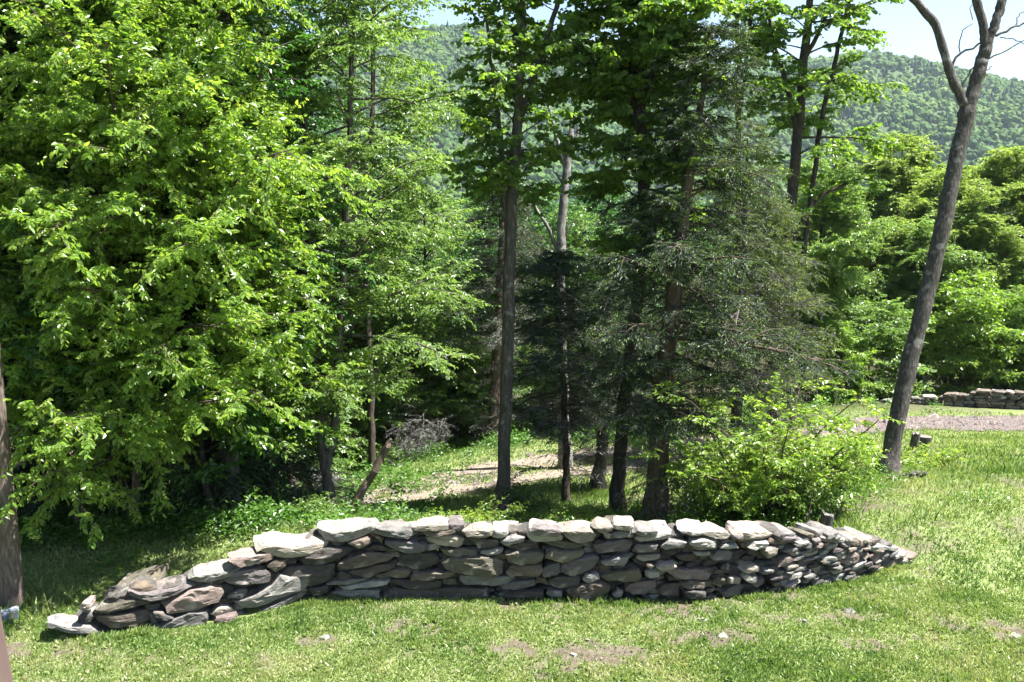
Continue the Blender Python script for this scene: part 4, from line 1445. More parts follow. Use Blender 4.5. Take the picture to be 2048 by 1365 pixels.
# ------------------------------------------------------------------ prototypes for the woods
def proto(seed, height, r0, nb, Lf, srange, size, mat, bark, per=6, kind='leafy', elev=(5, 50), tint=(.5, .25), sec_n=8, ter_n=5, ter_len=(.3, .6), ratio=.6, secw=True, droop=.3, six=False, lean=.03):
    rng = np.random.default_rng(seed)
    pts = np.array([[0, 0, -.4], [rng.normal(0, lean) * height, rng.normal(0, lean) * height, height * .35], [rng.normal(0, lean) * height, rng.normal(0, lean) * height, height * .7], [rng.normal(0, lean * 1.3) * height, rng.normal(0, lean) * height, height]])
    tp = resample(pts, 18)
    tr = interp_r([r0, r0 * .8, r0 * .5, r0 * .12], 18)
    wood, lf = MB(), MB()
    tw = grow(rng, wood, [(tp, tr)], nb, srange, Lf, elev, droop, 0, sec_n, .42, .35, ter_n, ter_len, secw=secw)
    if kind == 'leafy':
        dress(rng, lf, tw, per, size, ratio, .3, .8, .5, six, tint)
    else:
        needles(rng, lf, tw, per, size, size * .2, (tint[0], tint[1], .3))
    tube(wood, tp, flare(tr), 7, .12, seed=seed)
    tm = wood.build('trunk', bark, None, None, smooth=True)
    cm = lf.build('crown', mat, None, None)
    return [tm, cm]


USED = {}


def place(key, parts, name, label, px, Z, rz, sc, group=None, cat='tree', ground=None):
    """stand one tree of the woods; its foot at the ground under the photo column px, Z metres away"""
    d = ray(px, 682)
    d = d / np.dot(d, FWD)
    p = CAM + d * Z
    loc = (p[0], p[1], hz(p[0], p[1]))
    root = thing(name, label, cat, loc, group)
    root.rotation_euler = (0, 0, rz)
    root.scale = (sc, sc, sc * random.Random(px * 7 + Z).uniform(.93, 1.08))
    for o in parts:
        if key not in USED:
            o.parent = root
        else:
            c = o.copy()
            COL.objects.link(c)
            c.parent = root
    USED[key] = 1
    return root


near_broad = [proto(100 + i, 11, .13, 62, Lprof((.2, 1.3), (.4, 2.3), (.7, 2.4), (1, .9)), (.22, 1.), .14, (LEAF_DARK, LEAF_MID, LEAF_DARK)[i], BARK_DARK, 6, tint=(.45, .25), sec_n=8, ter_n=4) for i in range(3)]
near_hem = [proto(110 + i, 10, .14, 90, Lprof((.1, 2.0), (.4, 1.8), (1, .3)), (.1, 1.), .16, NEEDLE, BARK_DARK, 8, 'needle', (-20, 15), (.4, .22), 10, 6, (.25, .5)) for i in range(2)]
mid_broad = [proto(120 + i, 15, .17, 60, Lprof((.15, 1.5), (.4, 3.2), (.7, 3.3), (1, 1.2)), (.2, 1.), .19, (LEAF_MID, LEAF_PALE, LEAF_MID, LEAF_PALE)[i], (BARK_GREY, BARK_DEAD, BARK_DARK, BARK_GREY)[i], 12, elev=(20, 70), tint=(.6, .25), sec_n=9, ter_n=6, ter_len=(.5, 1.0)) for i in range(4)]
bushes = [proto(130 + i, 4.4, .05, 52, Lprof((.0, 1.6), (.3, 2.3), (.6, 1.9), (1, .6)), (.03, 1.), .15, LEAF_BRIGHT if i else LEAF_MID, BARK_BROWN, 7, elev=(0, 55), tint=(.45, .22), sec_n=9, ter_n=5, ter_len=(.25, .5)) for i in range(2)]

rng = random.Random(77)
G1 = 'trees of the dark wood behind the bright young tree'
L1 = 'broadleaf tree standing in deep shade in the wood at the left'
for px, Z in [(-260, 13.5), (-120, 15), (-20, 17), (-190, 19), (90, 16.5), (180, 19), (270, 16.2), (350, 19.5), (420, 17), (500, 23.5), (560, 28), (20, 22), (250, 24), (440, 26), (610, 31), (130, 28), (330, 30), (-100, 26), (540, 31)]:
    k = rng.randrange(3)
    place('nb%d' % k, near_broad[k], 'woodland_tree', L1, px, Z, rng.uniform(0, 6.3), rng.uniform(.85, 1.2), G1)
G2 = 'hemlocks in the dark wood at the left'
L2 = 'hemlock standing among broadleaf trees in the shaded wood at the left'
for px, Z in [(60, 14.6), (390, 15.8), (590, 27), (-60, 20.5), (220, 21), (480, 24)]:
    k = rng.randrange(2)
    place('nh%d' % k, near_hem[k], 'woodland_tree', L2, px, Z, rng.uniform(0, 6.3), rng.uniform(.85, 1.15), G2)
G3 = 'green trees beyond the dip of the drive'
L3 = 'leafy green tree beyond the dip of the drive, seen between the nearer trunks'
for px, Z in [(690, 27), (760, 30), (840, 28), (905, 32), (960, 36), (800, 38), (1060, 33), (1130, 37), (720, 46), (880, 44), (1010, 46), (1190, 40), (1250, 34), (1330, 38), (1400, 35), (1120, 50), (1290, 50), (640, 40)]:
    k = rng.randrange(3)
    g_ = CAM + ray(px, 400) / np.dot(ray(px, 400), FWD) * Z
    top_ = (5 + rng.uniform(-1.6, .9)) - hz(g_[0], g_[1])
    r = place('nb%d' % k, near_broad[k], 'woodland_tree', L3, px, Z, rng.uniform(0, 6.3), top_ / 11.5, G3)
G4 = 'tall trees of the wood beyond the far wall'
L4 = 'tall light green tree in the wood beyond the far stone wall'
for px, Z in [(1500, 44), (1580, 50), (1650, 46), (1720, 54), (1790, 50), (1850, 46), (1910, 53), (1970, 48), (2040, 52), (2110, 46), (1560, 62), (1690, 66), (1820, 64), (1930, 66), (2060, 66), (1430, 58), (1620, 38), (1690, 43), (1770, 43.5), (1845, 42.5), (1900, 44), (1960, 43.5), (2030, 44)]:
    k = rng.randrange(4)
    place('mb%d' % k, mid_broad[k], 'woodland_tree', L4, px, Z, rng.uniform(0, 6.3), rng.uniform(.70, .88) * (.68 if Z < 45 and px > 1680 else .74 if px < 1660 else 1), G4)
for px, Z, k, sc, lab in [(1745, 38.5, 0, 1.0, 'rounded bright green bush left of the leaning bare tree, beyond the far wall'), (1925, 39.5, 1, 1.12, 'broad bright green bush behind the far wall, right of the leaning tree'),
                          (2025, 40, 0, 1.02, 'bright green bush behind the taller stretch of the far wall'), (1672, 37, 1, .72, 'lower leafy bush left of the rounded one, near the pale hemlock'), (2120, 41, 1, 1.1, 'bush at the far end of the far wall')]:
    place('bu%d' % k, bushes[k], 'bush', lab, px, Z, rng.uniform(0, 6.3), sc, None, 'bush')
for px, Z, sc in [(640, 27, .8), (700, 30, .9), (770, 29, .8), (830, 31, .95), (890, 29.5, .75), (950, 31, .8), (1010, 30.5, .7), (1070, 31.5, .8), (1150, 32, .8), (1220, 32, .75), (1290, 31, .7), (580, 24, .8), (860, 34, 1.2), (980, 35, 1.1), (740, 35, 1.2)]:
    place('bu0', bushes[0], 'bush', 'shaded green bush of the thicket at the far edge of the grassy dip', px, Z, rng.uniform(0, 6.3), sc, 'bushes along the far edge of the dip', 'bush')
for px, Z, k, sc, lab in [(1660, 47, 0, 1.3, 'dark hemlock in the gap beyond the pale ragged hemlock'), (1990, 45, 1, 1.05, 'dark hemlock in shade behind the broad bright bush')]:
    place('nh%d' % k, near_hem[k], 'hemlock_tree', lab, px, Z, rng.uniform(0, 6.3), sc)
for parts, key in [(near_broad, 'nb'), (near_hem, 'nh'), (mid_broad, 'mb'), (bushes, 'bu')]:
    for i, pr in enumerate(parts):
        if key + str(i) not in USED:
            for o in pr:
                bpy.data.objects.remove(o)

# ------------------------------------------------------------------ far woods and hill forest
def far_crowns(name, npos, rad, hratio, mat, seed, tintf, kind='stuff'):
    """leafy crowns far off, as one mass"""
    rng = np.random.default_rng(seed)
    # icosphere
    bm = __import__('bmesh').new()
    __import__('bmesh').ops.create_icosphere(bm, subdivisions=2, radius=1)
    V = np.array([v.co[:] for v in bm.verts])
    Fc = np.array([[v.index for v in f.verts] for f in bm.faces])
    bm.free()
    n_ = len(npos)
    s = rad * np.exp(rng.normal(-.3, .26, n_))
    hr = hratio * rng.uniform(.8, 1.3, n_)
    con = rng.random(n_) < .04 + .45 * np.clip((fbm(npos[:, :2], 1 / 45., 91, 2) - .56) * 6, 0, 1)
    v = np.repeat(V[None], n_, 0) * (1 + rng.normal(0, .13, (n_, len(V), 1)))
    taper = np.where(con[:, None], np.clip(1.0 - .55 * (V[None, :, 2] + .4), .12, 1.3), 1.0)
    v[:, :, :2] *= (s[:, None] * np.where(con, .6, 1)[:, None] * taper)[..., None]
    v[:, :, 2] *= (s * hr * np.where(con, 1.5, 1))[:, None]
    v += npos[:, None, :]
    v[:, :, 2] += (s * hr * .45)[:, None]
    f = (Fc[None] + (np.arange(n_) * len(V))[:, None, None]).reshape(-1, 3)
    t = np.clip(tintf(npos) + rng.normal(0, .13, n_), .14, 1)
    t = np.where(con, .0, t)
    tf = np.clip(np.repeat(t, len(Fc)) + rng.normal(0, .05, n_ * len(Fc)), 0, 1)
    me = make_mesh(name, v.reshape(-1, 3), [f], tf)
    return tag(link(name, me, mat), kind=kind)


HILLM = leaf_mat('hill_leaves', [(0, (.014, .036, .022)), (.2, (.028, .065, .022)), (.5, (.055, .108, .026)), (1, (.11, .165, .036))], (1.2, 1.3, .7), .15, .8, .1)
rng2 = np.random.default_rng(44)
n_ = 33000
az = rng2.uniform(-radians(37), radians(37), n_)
r = np.sqrt(rng2.uniform(440 ** 2, 1385 ** 2, n_))
xy = np.stack([r * np.sin(az), r * np.cos(az)], 1)
npos = np.concatenate([xy, height(xy)[:, None]], 1)
o = far_crowns('hill_forest', npos, 4.2, 1.1, HILLM, 45, lambda p: .25 + .6 * fbm(p[:, :2], 1 / 70., 8, 3))
# nearer valley woods, leaf masses with real gaps
n_ = 520
az = rng2.uniform(-radians(38), radians(38), n_)
r = np.sqrt(rng2.uniform(72 ** 2, 440 ** 2, n_))
xy = np.stack([r * np.sin(az), r * np.cos(az)], 1)
zb = height(xy)[:, 0] if height(xy).ndim > 1 else height(xy)
lf = MB()
for i in range(n_):
    m = 420 if r[i] < 160 else 230
    hgt = rng2.uniform(9, 14)
    rad = rng2.uniform(3, 5)
    u = norm(rng2.normal(0, 1, (m, 3)))
    rr_ = rng2.uniform(.55, 1.08, (m, 1)) ** .6
    bump = 1 + .35 * (vnoise(u * 2.2 + i, 1, 4)[:, None] - .5)
    p = u * rr_ * bump * np.array([rad, rad, hgt * .42]) + np.array([xy[i, 0], xy[i, 1], zb[i] + hgt * .58])
    ln = np.full(m, .9 if r[i] < 160 else 1.5) * rng2.uniform(.6, 1.3, m)
    tt = np.clip(rng2.normal(.55, .2) + rng2.normal(0, .14, m), 0, 1)
    leaves(lf, p, norm(rng2.normal(0, 1, (m, 3)) + np.array([0, 0, -.2])), norm(u + rng2.normal(0, .5, (m, 3)) + np.array([0, 0, .5])), ln, ln * .75, tt, .1, False)
tag(lf.build('valley_woods', LEAF_PALE), kind='stuff')


# ------------------------------------------------------------------ shrubs behind the wall
def shrub(seed, label, base_px, h, spread, nstem, size, mat, per=7, dz=0, nb=9, tint=(.6, .22), azr=None, ter_n=5, arch=.5):
    rng = np.random.default_rng(seed)
    b = gp(*base_px)
    wood, lf = MB(), MB()
    tws = []
    for k in range(nstem):
        phi = rng.uniform(0, 2 * PI) if azr is None else rng.uniform(*azr)
        d = np.array([math.cos(phi) * spread / h, math.sin(phi) * spread / h, 1.0])
        st = poly_branch(rng, b + np.array([rng.normal(0, .12), rng.normal(0, .12), -.1]), d, h * rng.uniform(.65, 1.1) * math.hypot(1, spread / h), arch, 9, .07)
        r0 = .012 * h ** .7 + .006
        rr_ = np.linspace(r0, r0 * .25, 10)
        tube(wood, st, rr_, 5)
        tws.append(grow(rng, wood, [(st, rr_)], nb, (.2, 1.), lambda s, p: h * .30 * (1.15 - .6 * s), (0, 50), .3, 0, 6, .45, .3, ter_n, (.12, .3), u0=.15))
    tw = tuple(np.concatenate([t[i] for t in tws]) for i in range(4))
    dress(rng, lf, tw, per, size, .5, .3, .8, .5, True, tint)
    root = thing('leafy_shrub', label, 'shrub', b)
    wood.build('stems', BARK_BROWN, root, b, smooth=True)
    lf.build('foliage', mat, root, b)
    return root


shrub(51, 'large bright green shrub with arching stems behind the right half of the wall', (1535, 1045), 2.6, 1.15, 12, .085, LEAF_BRIGHT, nb=10, tint=(.66, .25), per=8)
shrub(52, 'bright shrub spreading toward the foot of the leaning bare tree', (1610, 1000), 1.7, 1.15, 7, .085, LEAF_BRIGHT, nb=8, azr=(-.45, .8), tint=(.64, .25))
shrub(53, 'mid green shrub between the big hemlock trunk and the large bright shrub', (1450, 1045), 1.6, .9, 8, .085, LEAF_MID, nb=10)
shrub(54, 'leafy sapling clump at the right of the big hemlock trunk', (1395, 1010), 2.1, .7, 5, .085, LEAF_MID, nb=9)
shrub(55, 'small bright weedy shrub just behind the wall, right of the straight maple trunk', (1170, 1050), .62, .6, 7, .06, LEAF_BRIGHT, nb=7, tint=(.8, .2))
shrub(56, 'small bright weedy shrub just behind the wall, left of the straight maple trunk', (945, 1047), .5, .65, 7, .06, LEAF_BRIGHT, nb=7, tint=(.8, .2))
shrub(57, 'low dark leaved arching shrub behind the wall below the leaning broken log', (815, 1040), .75, .9, 4, .05, LEAF_DARK, nb=6, tint=(.2, .15), arch=1.0)
shrub(58, 'leafy green shrub at the foot of the forked tree', (610, 1035), .55, .6, 6, .06, LEAF_MID, nb=8)
shrub(59, 'small dark shrub around the base of the straight maple trunk', (1035, 1030), .9, .5, 4, .06, LEAF_DARK, nb=6, tint=(.3, .2))
shrub(60, 'tuft of yellow-green saplings beside the pair of tree stumps', (1860, 935), .5, .5, 8, .06, LEAF_BRIGHT, nb=6, tint=(.85, .2))
shrub(61, 'low green shrub by the old root below the large bright shrub', (1615, 1010), 1.0, .8, 7, .07, LEAF_MID, nb=8)


# ------------------------------------------------------------------ stumps, logs, poles and small things
def ground_tube(name, label, cat, bpx, pts, Z, rad, mat, rough=.15, ns=9, cap=True, extra=(), wob=.01, seed=1):
    rng = np.random.default_rng(seed)
    b = gp(*bpx)
    Zz = depth_of(b) if Z is None else Z
    w = MB()
    a_, r_ = trunk_px(pts, Zz, rad, 14, rng, wob=wob)
    tube(w, a_, r_, ns, rough, cap, seed=seed)
    for p2, r2 in extra:
        a_, r_ = trunk_px(p2, Zz, r2, 9, rng, wob=wob)
        tube(w, a_, r_, 6, rough, cap, seed=seed + 1)
    o = w.build(name, mat, None, b, smooth=False)
    o.location = b
    return tag(o, label, cat)


ground_tube('broken_log', 'brown broken trunk leaning to the right behind the wall', 'log', (696, 1038), [(692, 1044), (720, 990), (752, 935), (778, 886), (783, 880)], None, [9, 8.5, 7.5, 6.5, 2.5], WOOD_GREY, .25, seed=4)


def stump(label, bpx, hpx, wpx, mat, seed, lean=0, ragged=.0):
    b = gp(*bpx)
    Z = depth_of(b)
    h, r = hpx * Z / F, wpx / 2 * Z / F
    rng = np.random.default_rng(seed)
    w = MB()
    pts = np.array([[0, 0, -.12], [0, 0, .02], [lean * h * .3, 0, h * .35], [lean * h * .7, 0, h * .75], [lean * h, 0, h]])
    tube(w, pts, np.array([1.35, 1.22, 1.03, .97, .95]) * r, 14, .13, False, seed=seed)
    if ragged:
        v = w.v[-1]
        top = v[-14:]
        top[:, 2] += (rng.random(14) - .3) * h * ragged
    w2 = MB()
    top = w.v[-1][-14:]
    c = top.mean(0) - np.array([0, 0, h * ragged * .4])
    ring2 = c + (top - c) * .55 + np.array([0, 0, .004])
    w2.add(np.concatenate([top, ring2, [c]]), np.array([[i, (i + 1) % 14, 14 + (i + 1) % 14, 14 + i] for i in range(14)]))
    w2.add(np.concatenate([ring2, [c]]), np.array([[i, (i + 1) % 14, 14] for i in range(14)]))
    o = w.build('tree_stump', mat)
    o.location = b
    tag(o, label, 'tree stump')
    w2.build('cut_face', BARK_DEAD, o)
    return o


stump('taller narrow stump, left one of the close pair near the leaning bare tree', (1826, 905), 38, 17, BARK_GREY, 3, .1, .25)
stump('squat wide stump with pale flat cut top, beside the taller narrow stump', (1845, 902), 30, 28, BARK_GREY, 6, .05)
stump('short weathered stump standing behind the right half of the wall', (1652, 1064), 36, 26, BARK_GREY, 8, .03, .35)
ground_tube('cut_log', 'grey weathered log lying at the foot of the leaning bare tree', 'log', (1790, 960), [(1765, 962), (1790, 958), (1815, 951), (1842, 945)], None, [7, 6.5, 5.5, 4.5], BARK_GREY, .2, extra=[([(1793, 955), (1785, 943), (1774, 930)], [1.5, 1.2, .8]), ([(1838, 955), (1846, 950), (1853, 946)], [4, 4, 3])], seed=5)
ground_tube('old_root', 'orange-brown upturned root at the edge of the bank below the bright shrub', 'root', (1680, 985), [(1668, 990), (1680, 983), (1694, 978), (1701, 982)], None, [9, 11, 10, 6], WOOD_CUT, .35,
            extra=[([(1672, 985), (1668, 968), (1672, 950), (1664, 938), (1650, 932)], [6, 5, 5, 4, 2.5])], seed=6, wob=.02)
ground_tube('dead_stake', 'thin grey broken stick standing upright behind the wall by the short stump', 'stick', (1612, 1064), [(1609, 1066), (1612, 1045), (1616, 1030), (1620, 1022)], None, [3, 2.6, 2.6, 2.6], BARK_GREY, .1, 6, extra=[([(1616, 1030), (1622, 1000), (1627, 965)], [1.2, 1, .7])])
ground_tube('bare_branch', 'pale bare fallen branch with forked twigs behind the middle of the wall', 'branch', (1400, 1042), [(1425, 1048), (1400, 1032), (1370, 1012), (1345, 1000), (1318, 988)], None, [2.6, 2.2, 1.8, 1.3, .8], BARK_DEAD, .1, 5,
            extra=[([(1390, 1026), (1365, 1022), (1340, 1024), (1312, 1032)], [1.6, 1.4, 1.1, .6]), ([(1350, 1002), (1338, 1008), (1325, 1008)], [1, .8, .5]), ([(1345, 1000), (1335, 985), (1328, 978)], [1, .8, .5]), ([(1345, 1024), (1332, 1036), (1322, 1045)], [1, .8, .5]), ([(1358, 1022), (1350, 1012), (1338, 1015)], [.9, .7, .4]), ([(1375, 1016), (1362, 1030), (1355, 1048)], [1, .8, .6])], seed=9)
# dry dead brushwood by the forked tree
rng = np.random.default_rng(31)
for bpx, h, n_s, lab, azr in [((770, 930), 3.0, 10, 'heap of grey dead conifer boughs hanging right of the forked tree', (-.4, 1.2)), ((625, 1020), 1.0, 9, 'tangle of dry grey brushwood at the foot of the forked tree', (0, 6.2))]:
    b = gp(*bpx)
    w, dt = MB(), MB()
    tws = []
    for k in range(n_s):
        phi = rng.uniform(*azr)
        st = poly_branch(rng, b + np.array([rng.normal(0, .25), rng.normal(0, .25), 0]), np.array([math.cos(phi) * .7, math.sin(phi) * .7, 1]), h * rng.uniform(.6, 1.1), .5, 9, .12)
        rr_ = np.linspace(.022, .005, 10)
        tube(w, st, rr_, 5)
        tws.append(grow(rng, w, [(st, rr_)], 11, (.2, 1.), lambda s, p: h * .4 * (1.1 - .5 * s), (-20, 40), .5, 0, 6, .5, .4, 4, (.12, .3), u0=.2, wob=.15))
    tw = tuple(np.concatenate([t[i] for t in tws]) for i in range(4))
    needles(rng, dt, tw, 6, .14, .009, (.5, .25, 0), .1)
    root = thing('dead_brush', lab, 'brushwood', b)
    w.build('branches', BARK_DEAD, root, b)
    dt.build('twigs', DEADTWIG, root, b)

# utility pole at the left edge
b = gp(26, 1212)
Zp = depth_of(b)
w = MB()
rp = 23.5 * Zp / F
pts = np.array([[0, 0, -.4], [0, 0, 0], [0, 0, 1.2], [-.01, 0, 3], [-.02, 0, 5.5], [-.03, 0, 8.2]])
pts = resample(pts, 24)
tube(w, pts, np.linspace(rp * 1.02, rp * .78, 24), 20, .025, True, seed=2)
o = w.build('utility_pole', POLE_M, None, None, smooth=True)
o.location = b
tag(o, 'weathered round wooden utility pole at the left edge of the lawn', 'utility pole')
# pale block by the pole
import bmesh
bm = bmesh.new()
bmesh.ops.create_cube(bm, size=1)
for v in bm.verts:
    v.co = (v.co.x * .20, v.co.y * .15, v.co.z * .13)
bmesh.ops.bevel(bm, geom=bm.edges[:], offset=.012, segments=2, affect='EDGES')
me = bpy.data.meshes.new('concrete_block')
bm.to_mesh(me)
bm.free()
bl_m, n, out = mat_new('block_concrete')
pb = N(n, 'ShaderNodeBsdfPrincipled'); pb.inputs['Roughness'].default_value = .9
tn = N(n, 'ShaderNodeTexNoise'); tn.inputs['Scale'].default_value = 25; tn.inputs['Detail'].default_value = 6
tc = N(n, 'ShaderNodeTexCoord'); n.links.new(tc.outputs['Object'], tn.inputs['Vector'])
cr = ramp(n, [(.35, (.12, .14, .17)), (.65, (.26, .29, .33))]); n.links.new(tn.outputs['Fac'], cr.inputs[0]); n.links.new(cr.outputs[0], pb.inputs['Base Color']); n.links.new(pb.outputs[0], out.inputs[0])
p = gp(21, 1238)
o = link('concrete_block', me, bl_m, None, (p[0], p[1], p[2] + .05))
o.rotation_euler = (.06, -.05, .55)
tag(o, 'small pale blue-grey block half sunk in grass at the foot of the utility pole', 'block')
# near post at the lower left corner
w = MB()
q0, q1 = P(-35, 1365, 1.9), P(-60, 1230, 1.9)
dirv = norm(q1 - q0)
pts = np.array([q0 - dirv * 2.2, q0 - dirv * 1, q0, q1, q1 + dirv * .12])
tube(w, pts, np.full(5, 42 * 1.9 / F * 1.41), 4, 0, True)
o = w.build('wooden_post', POST_M, None, q0)
o.location = q0
bv = o.modifiers.new('edge', 'BEVEL'); bv.width = .006; bv.segments = 2
tag(o, 'plain brown wooden post close by in the lower left corner', 'post')

# flat stones bedded in the turf
flat = [(652, 1276, 30, 'grey', 'rough pale stone bedded in turf in front of the wall\'s left half'), (1700, 1223, 42, 'grey', 'flat grey stone flush with the lawn below the right end of the wall'),
        (2032, 1276, 40, 'light', 'pale flat stone bedded in the lawn at the right edge'), (1148, 1311, 20, 'light', 'small pale stone in a bare patch at the bottom middle of the lawn'),
        (1445, 1275, 30, 'beige', 'narrow pale stone in bare earth in front of the wall'), (1407, 1243, 24, 'light', 'small whitish stone in turf a step in front of the wall, right of the middle'), (1610, 1244, 14, 'light', 'tiny pale stone on a worn strip right of the middle of the lawn'),
        (1745, 938, 30, 'grey', 'grey rock in the grass just left of the leaning bare tree'), (1632, 1218, 12, 'beige', 'tiny tan stone in turf in front of the right half of the wall'), (1175, 1283, 12, 'beige', 'tiny tan stone at the left of the bottom bare patch'), (985, 1288, 15, 'pink', 'tiny pinkish stone in the turf, bottom middle left')]
rng = random.Random(4)
for px, py, wpx, mk, lab in flat:
    b = gp(px, py)
    r = wpx / 2.6 * depth_of(b) / F
    hgt = .10 if 'rock in' in lab else .0
    ring = []
    for j in range(8):
        an = 2 * PI * j / 8 + rng.uniform(-.2, .2)
        ring.append(b + np.array([math.cos(an) * r * rng.uniform(.75, 1.15), math.sin(an) * r * rng.uniform(.6, 1.2), .012 + hgt + rng.uniform(-.008, .008)]))
    mb = MB()
    stone_mesh(mb, ring[::-1], np.array([0, 0, -1.]), .09 + hgt, sid, rng.random(), 16, .006)
    sid += 1
    o = mb.build('flat_stone' if not hgt else 'rock', ST[mk], None, b)
    o.location = b
    tag(o, lab, 'stone')

# ------------------------------------------------------------------ grass and undergrowth
def wall_clear(xy):
    """distance behind (+) or in front (-) of the wall, 9 where it is not near"""
    out = np.full(len(xy), 9.)
    for i in range(1, len(wall_base) - 2):
        a, b = wall_base[i, :2], wall_base[i + 1, :2]
        e = b - a
        L2 = (e ** 2).sum()
        t = ((xy - a) @ e) / L2
        n_ = np.array([-e[1], e[0]]) / math.sqrt(L2)
        dd_ = (xy - a) @ n_
        ok = (t >= 0) & (t <= 1) & (abs(dd_) < 1.2)
        out = np.where(ok, dd_, out)
    return out


def blades(n_, r0, r1, amax, hrange, wid, seed, dens=None, tint=(.5, .2)):
    rng = np.random.default_rng(seed)
    r = np.sqrt(rng.uniform(r0 ** 2, r1 ** 2, n_)) if r1 / r0 < 1.6 else np.exp(rng.uniform(math.log(r0), math.log(r1), n_))
    a = rng.uniform(-amax, amax, n_)
    xy = np.stack([r * np.sin(a), r * np.cos(a)], 1)
    keep = rng.random(n_) > dirt_mask(xy) * .93
    wc = wall_clear(xy)
    keep &= ~((wc > -.02) & (wc < .42))
    dd_ = drive_dist(xy)
    keep &= np.where(xy[:, 0] > 3.5, dd_ > 1.0 + rng.uniform(0, .9, n_), abs(dd_ - .95) > rng.uniform(.15, .75, n_))
    if dens is not None:
        keep &= rng.random(n_) < dens(xy)
    xy = xy[keep]
    m = len(xy)
    z = height(xy)
    clump = fbm(xy, 1.6, 61, 3)
    fine_ = fbm(xy, 7, 62, 2)
    h = rng.uniform(*hrange, m) * (.45 + 1.1 * clump) * (.6 + .8 * fine_)
    ph = rng.uniform(0, 2 * PI, m)
    lean = rng.uniform(.1, .9, m)
    ax = np.stack([np.cos(ph) * lean, np.sin(ph) * lean, np.ones(m)], 1)
    nr = np.stack([np.cos(ph + 1.2), np.sin(ph + 1.2), np.full(m, .25)], 1)
    t = np.clip(tint[0] + (fbm(xy, .8, 71, 3) - .5) * 1.0 + (fbm(xy, 3.5, 72, 3) - .5) * .8 + rng.normal(0, tint[1], m), 0, 1)
    return np.concatenate([xy, z[:, None] - .005], 1), ax, nr, h, np.full(m, wid) * rng.uniform(.7, 1.4, m), t


gl = MB()
left_dark = lambda xy: np.where((xy[:, 0] < -3.2) & (xy[:, 1] > 12.6), .15, 1.)
for args in [(230000, 8.0, 12.4, .68, (.02, .06), .011, 201, left_dark, (.52, .17)), (120000, 12.4, 19.5, .66, (.025, .08), .015, 202, left_dark, (.55, .17)), (90000, 19., 36., .62, (.05, .12), .026, 203, left_dark, (.55, .17))]:
    leaves(gl, *blades(*args), .25, False)
# broad-leaved weeds in the turf
p_, ax, nr, h, wd, t = blades(26000, 8.0, 15, .68, (.03, .06), .03, 205, left_dark, (.62, .15))
ax[:, 2] *= .45
nr[:, 2] += 1.2
leaves(gl, p_ + np.array([0, 0, .012]), ax, nr, h, h * .6, t, .2, True)
# ungrazed tufts along the bank, round the trunks and at the foot of the pole
def tufts(xy):
    d = np.zeros(len(xy))
    for (px, py), rad in [((1880, 925), 1.6), ((1940, 905), 1.4), ((1760, 960), 1.0), ((1830, 935), 1.2), ((20, 1215), .55), ((1500, 1050), 1.2), ((1620, 1050), 1.0), ((1000, 1040), 1.6), ((1200, 1045), 1.8), ((800, 1045), 1.4)]:
        g = gp(px, py)
        d = np.maximum(d, np.exp(-((xy[:, 0] - g[0]) ** 2 + (xy[:, 1] - g[1]) ** 2) / rad ** 2))
    dd_ = np.full(len(xy), 9.)
    for i in range(len(wall_base) - 1):
        a, b = wall_base[i, :2], wall_base[i + 1, :2]
        e = b - a
        t = ((xy - a) @ e) / (e ** 2).sum()
        q_ = (xy - a) @ np.array([-e[1], e[0]]) / np.linalg.norm(e)
        dd_ = np.where((t >= -.05) & (t <= 1.05), np.minimum(dd_, q_), dd_)
    return np.where(dd_ < .5, 0, d * .6)


leaves(gl, *blades(150000, 9.0, 23, .68, (.07, .19), .010, 207, tufts, (.55, .18)), .3, False)
def wall_foot(xy):
    d = wall_clear(xy)
    return ((d < -.01) & (d > -.16)) * np.clip(fbm(xy, 2.2, 88, 2) * 2.4 - .85, 0, 1)


leaves(gl, *blades(420000, 9.0, 14, .62, (.03, .09), .010, 209, wall_foot, (.55, .18)), .3, False)
tag(gl.build('grass', GRASSM), kind='stuff')

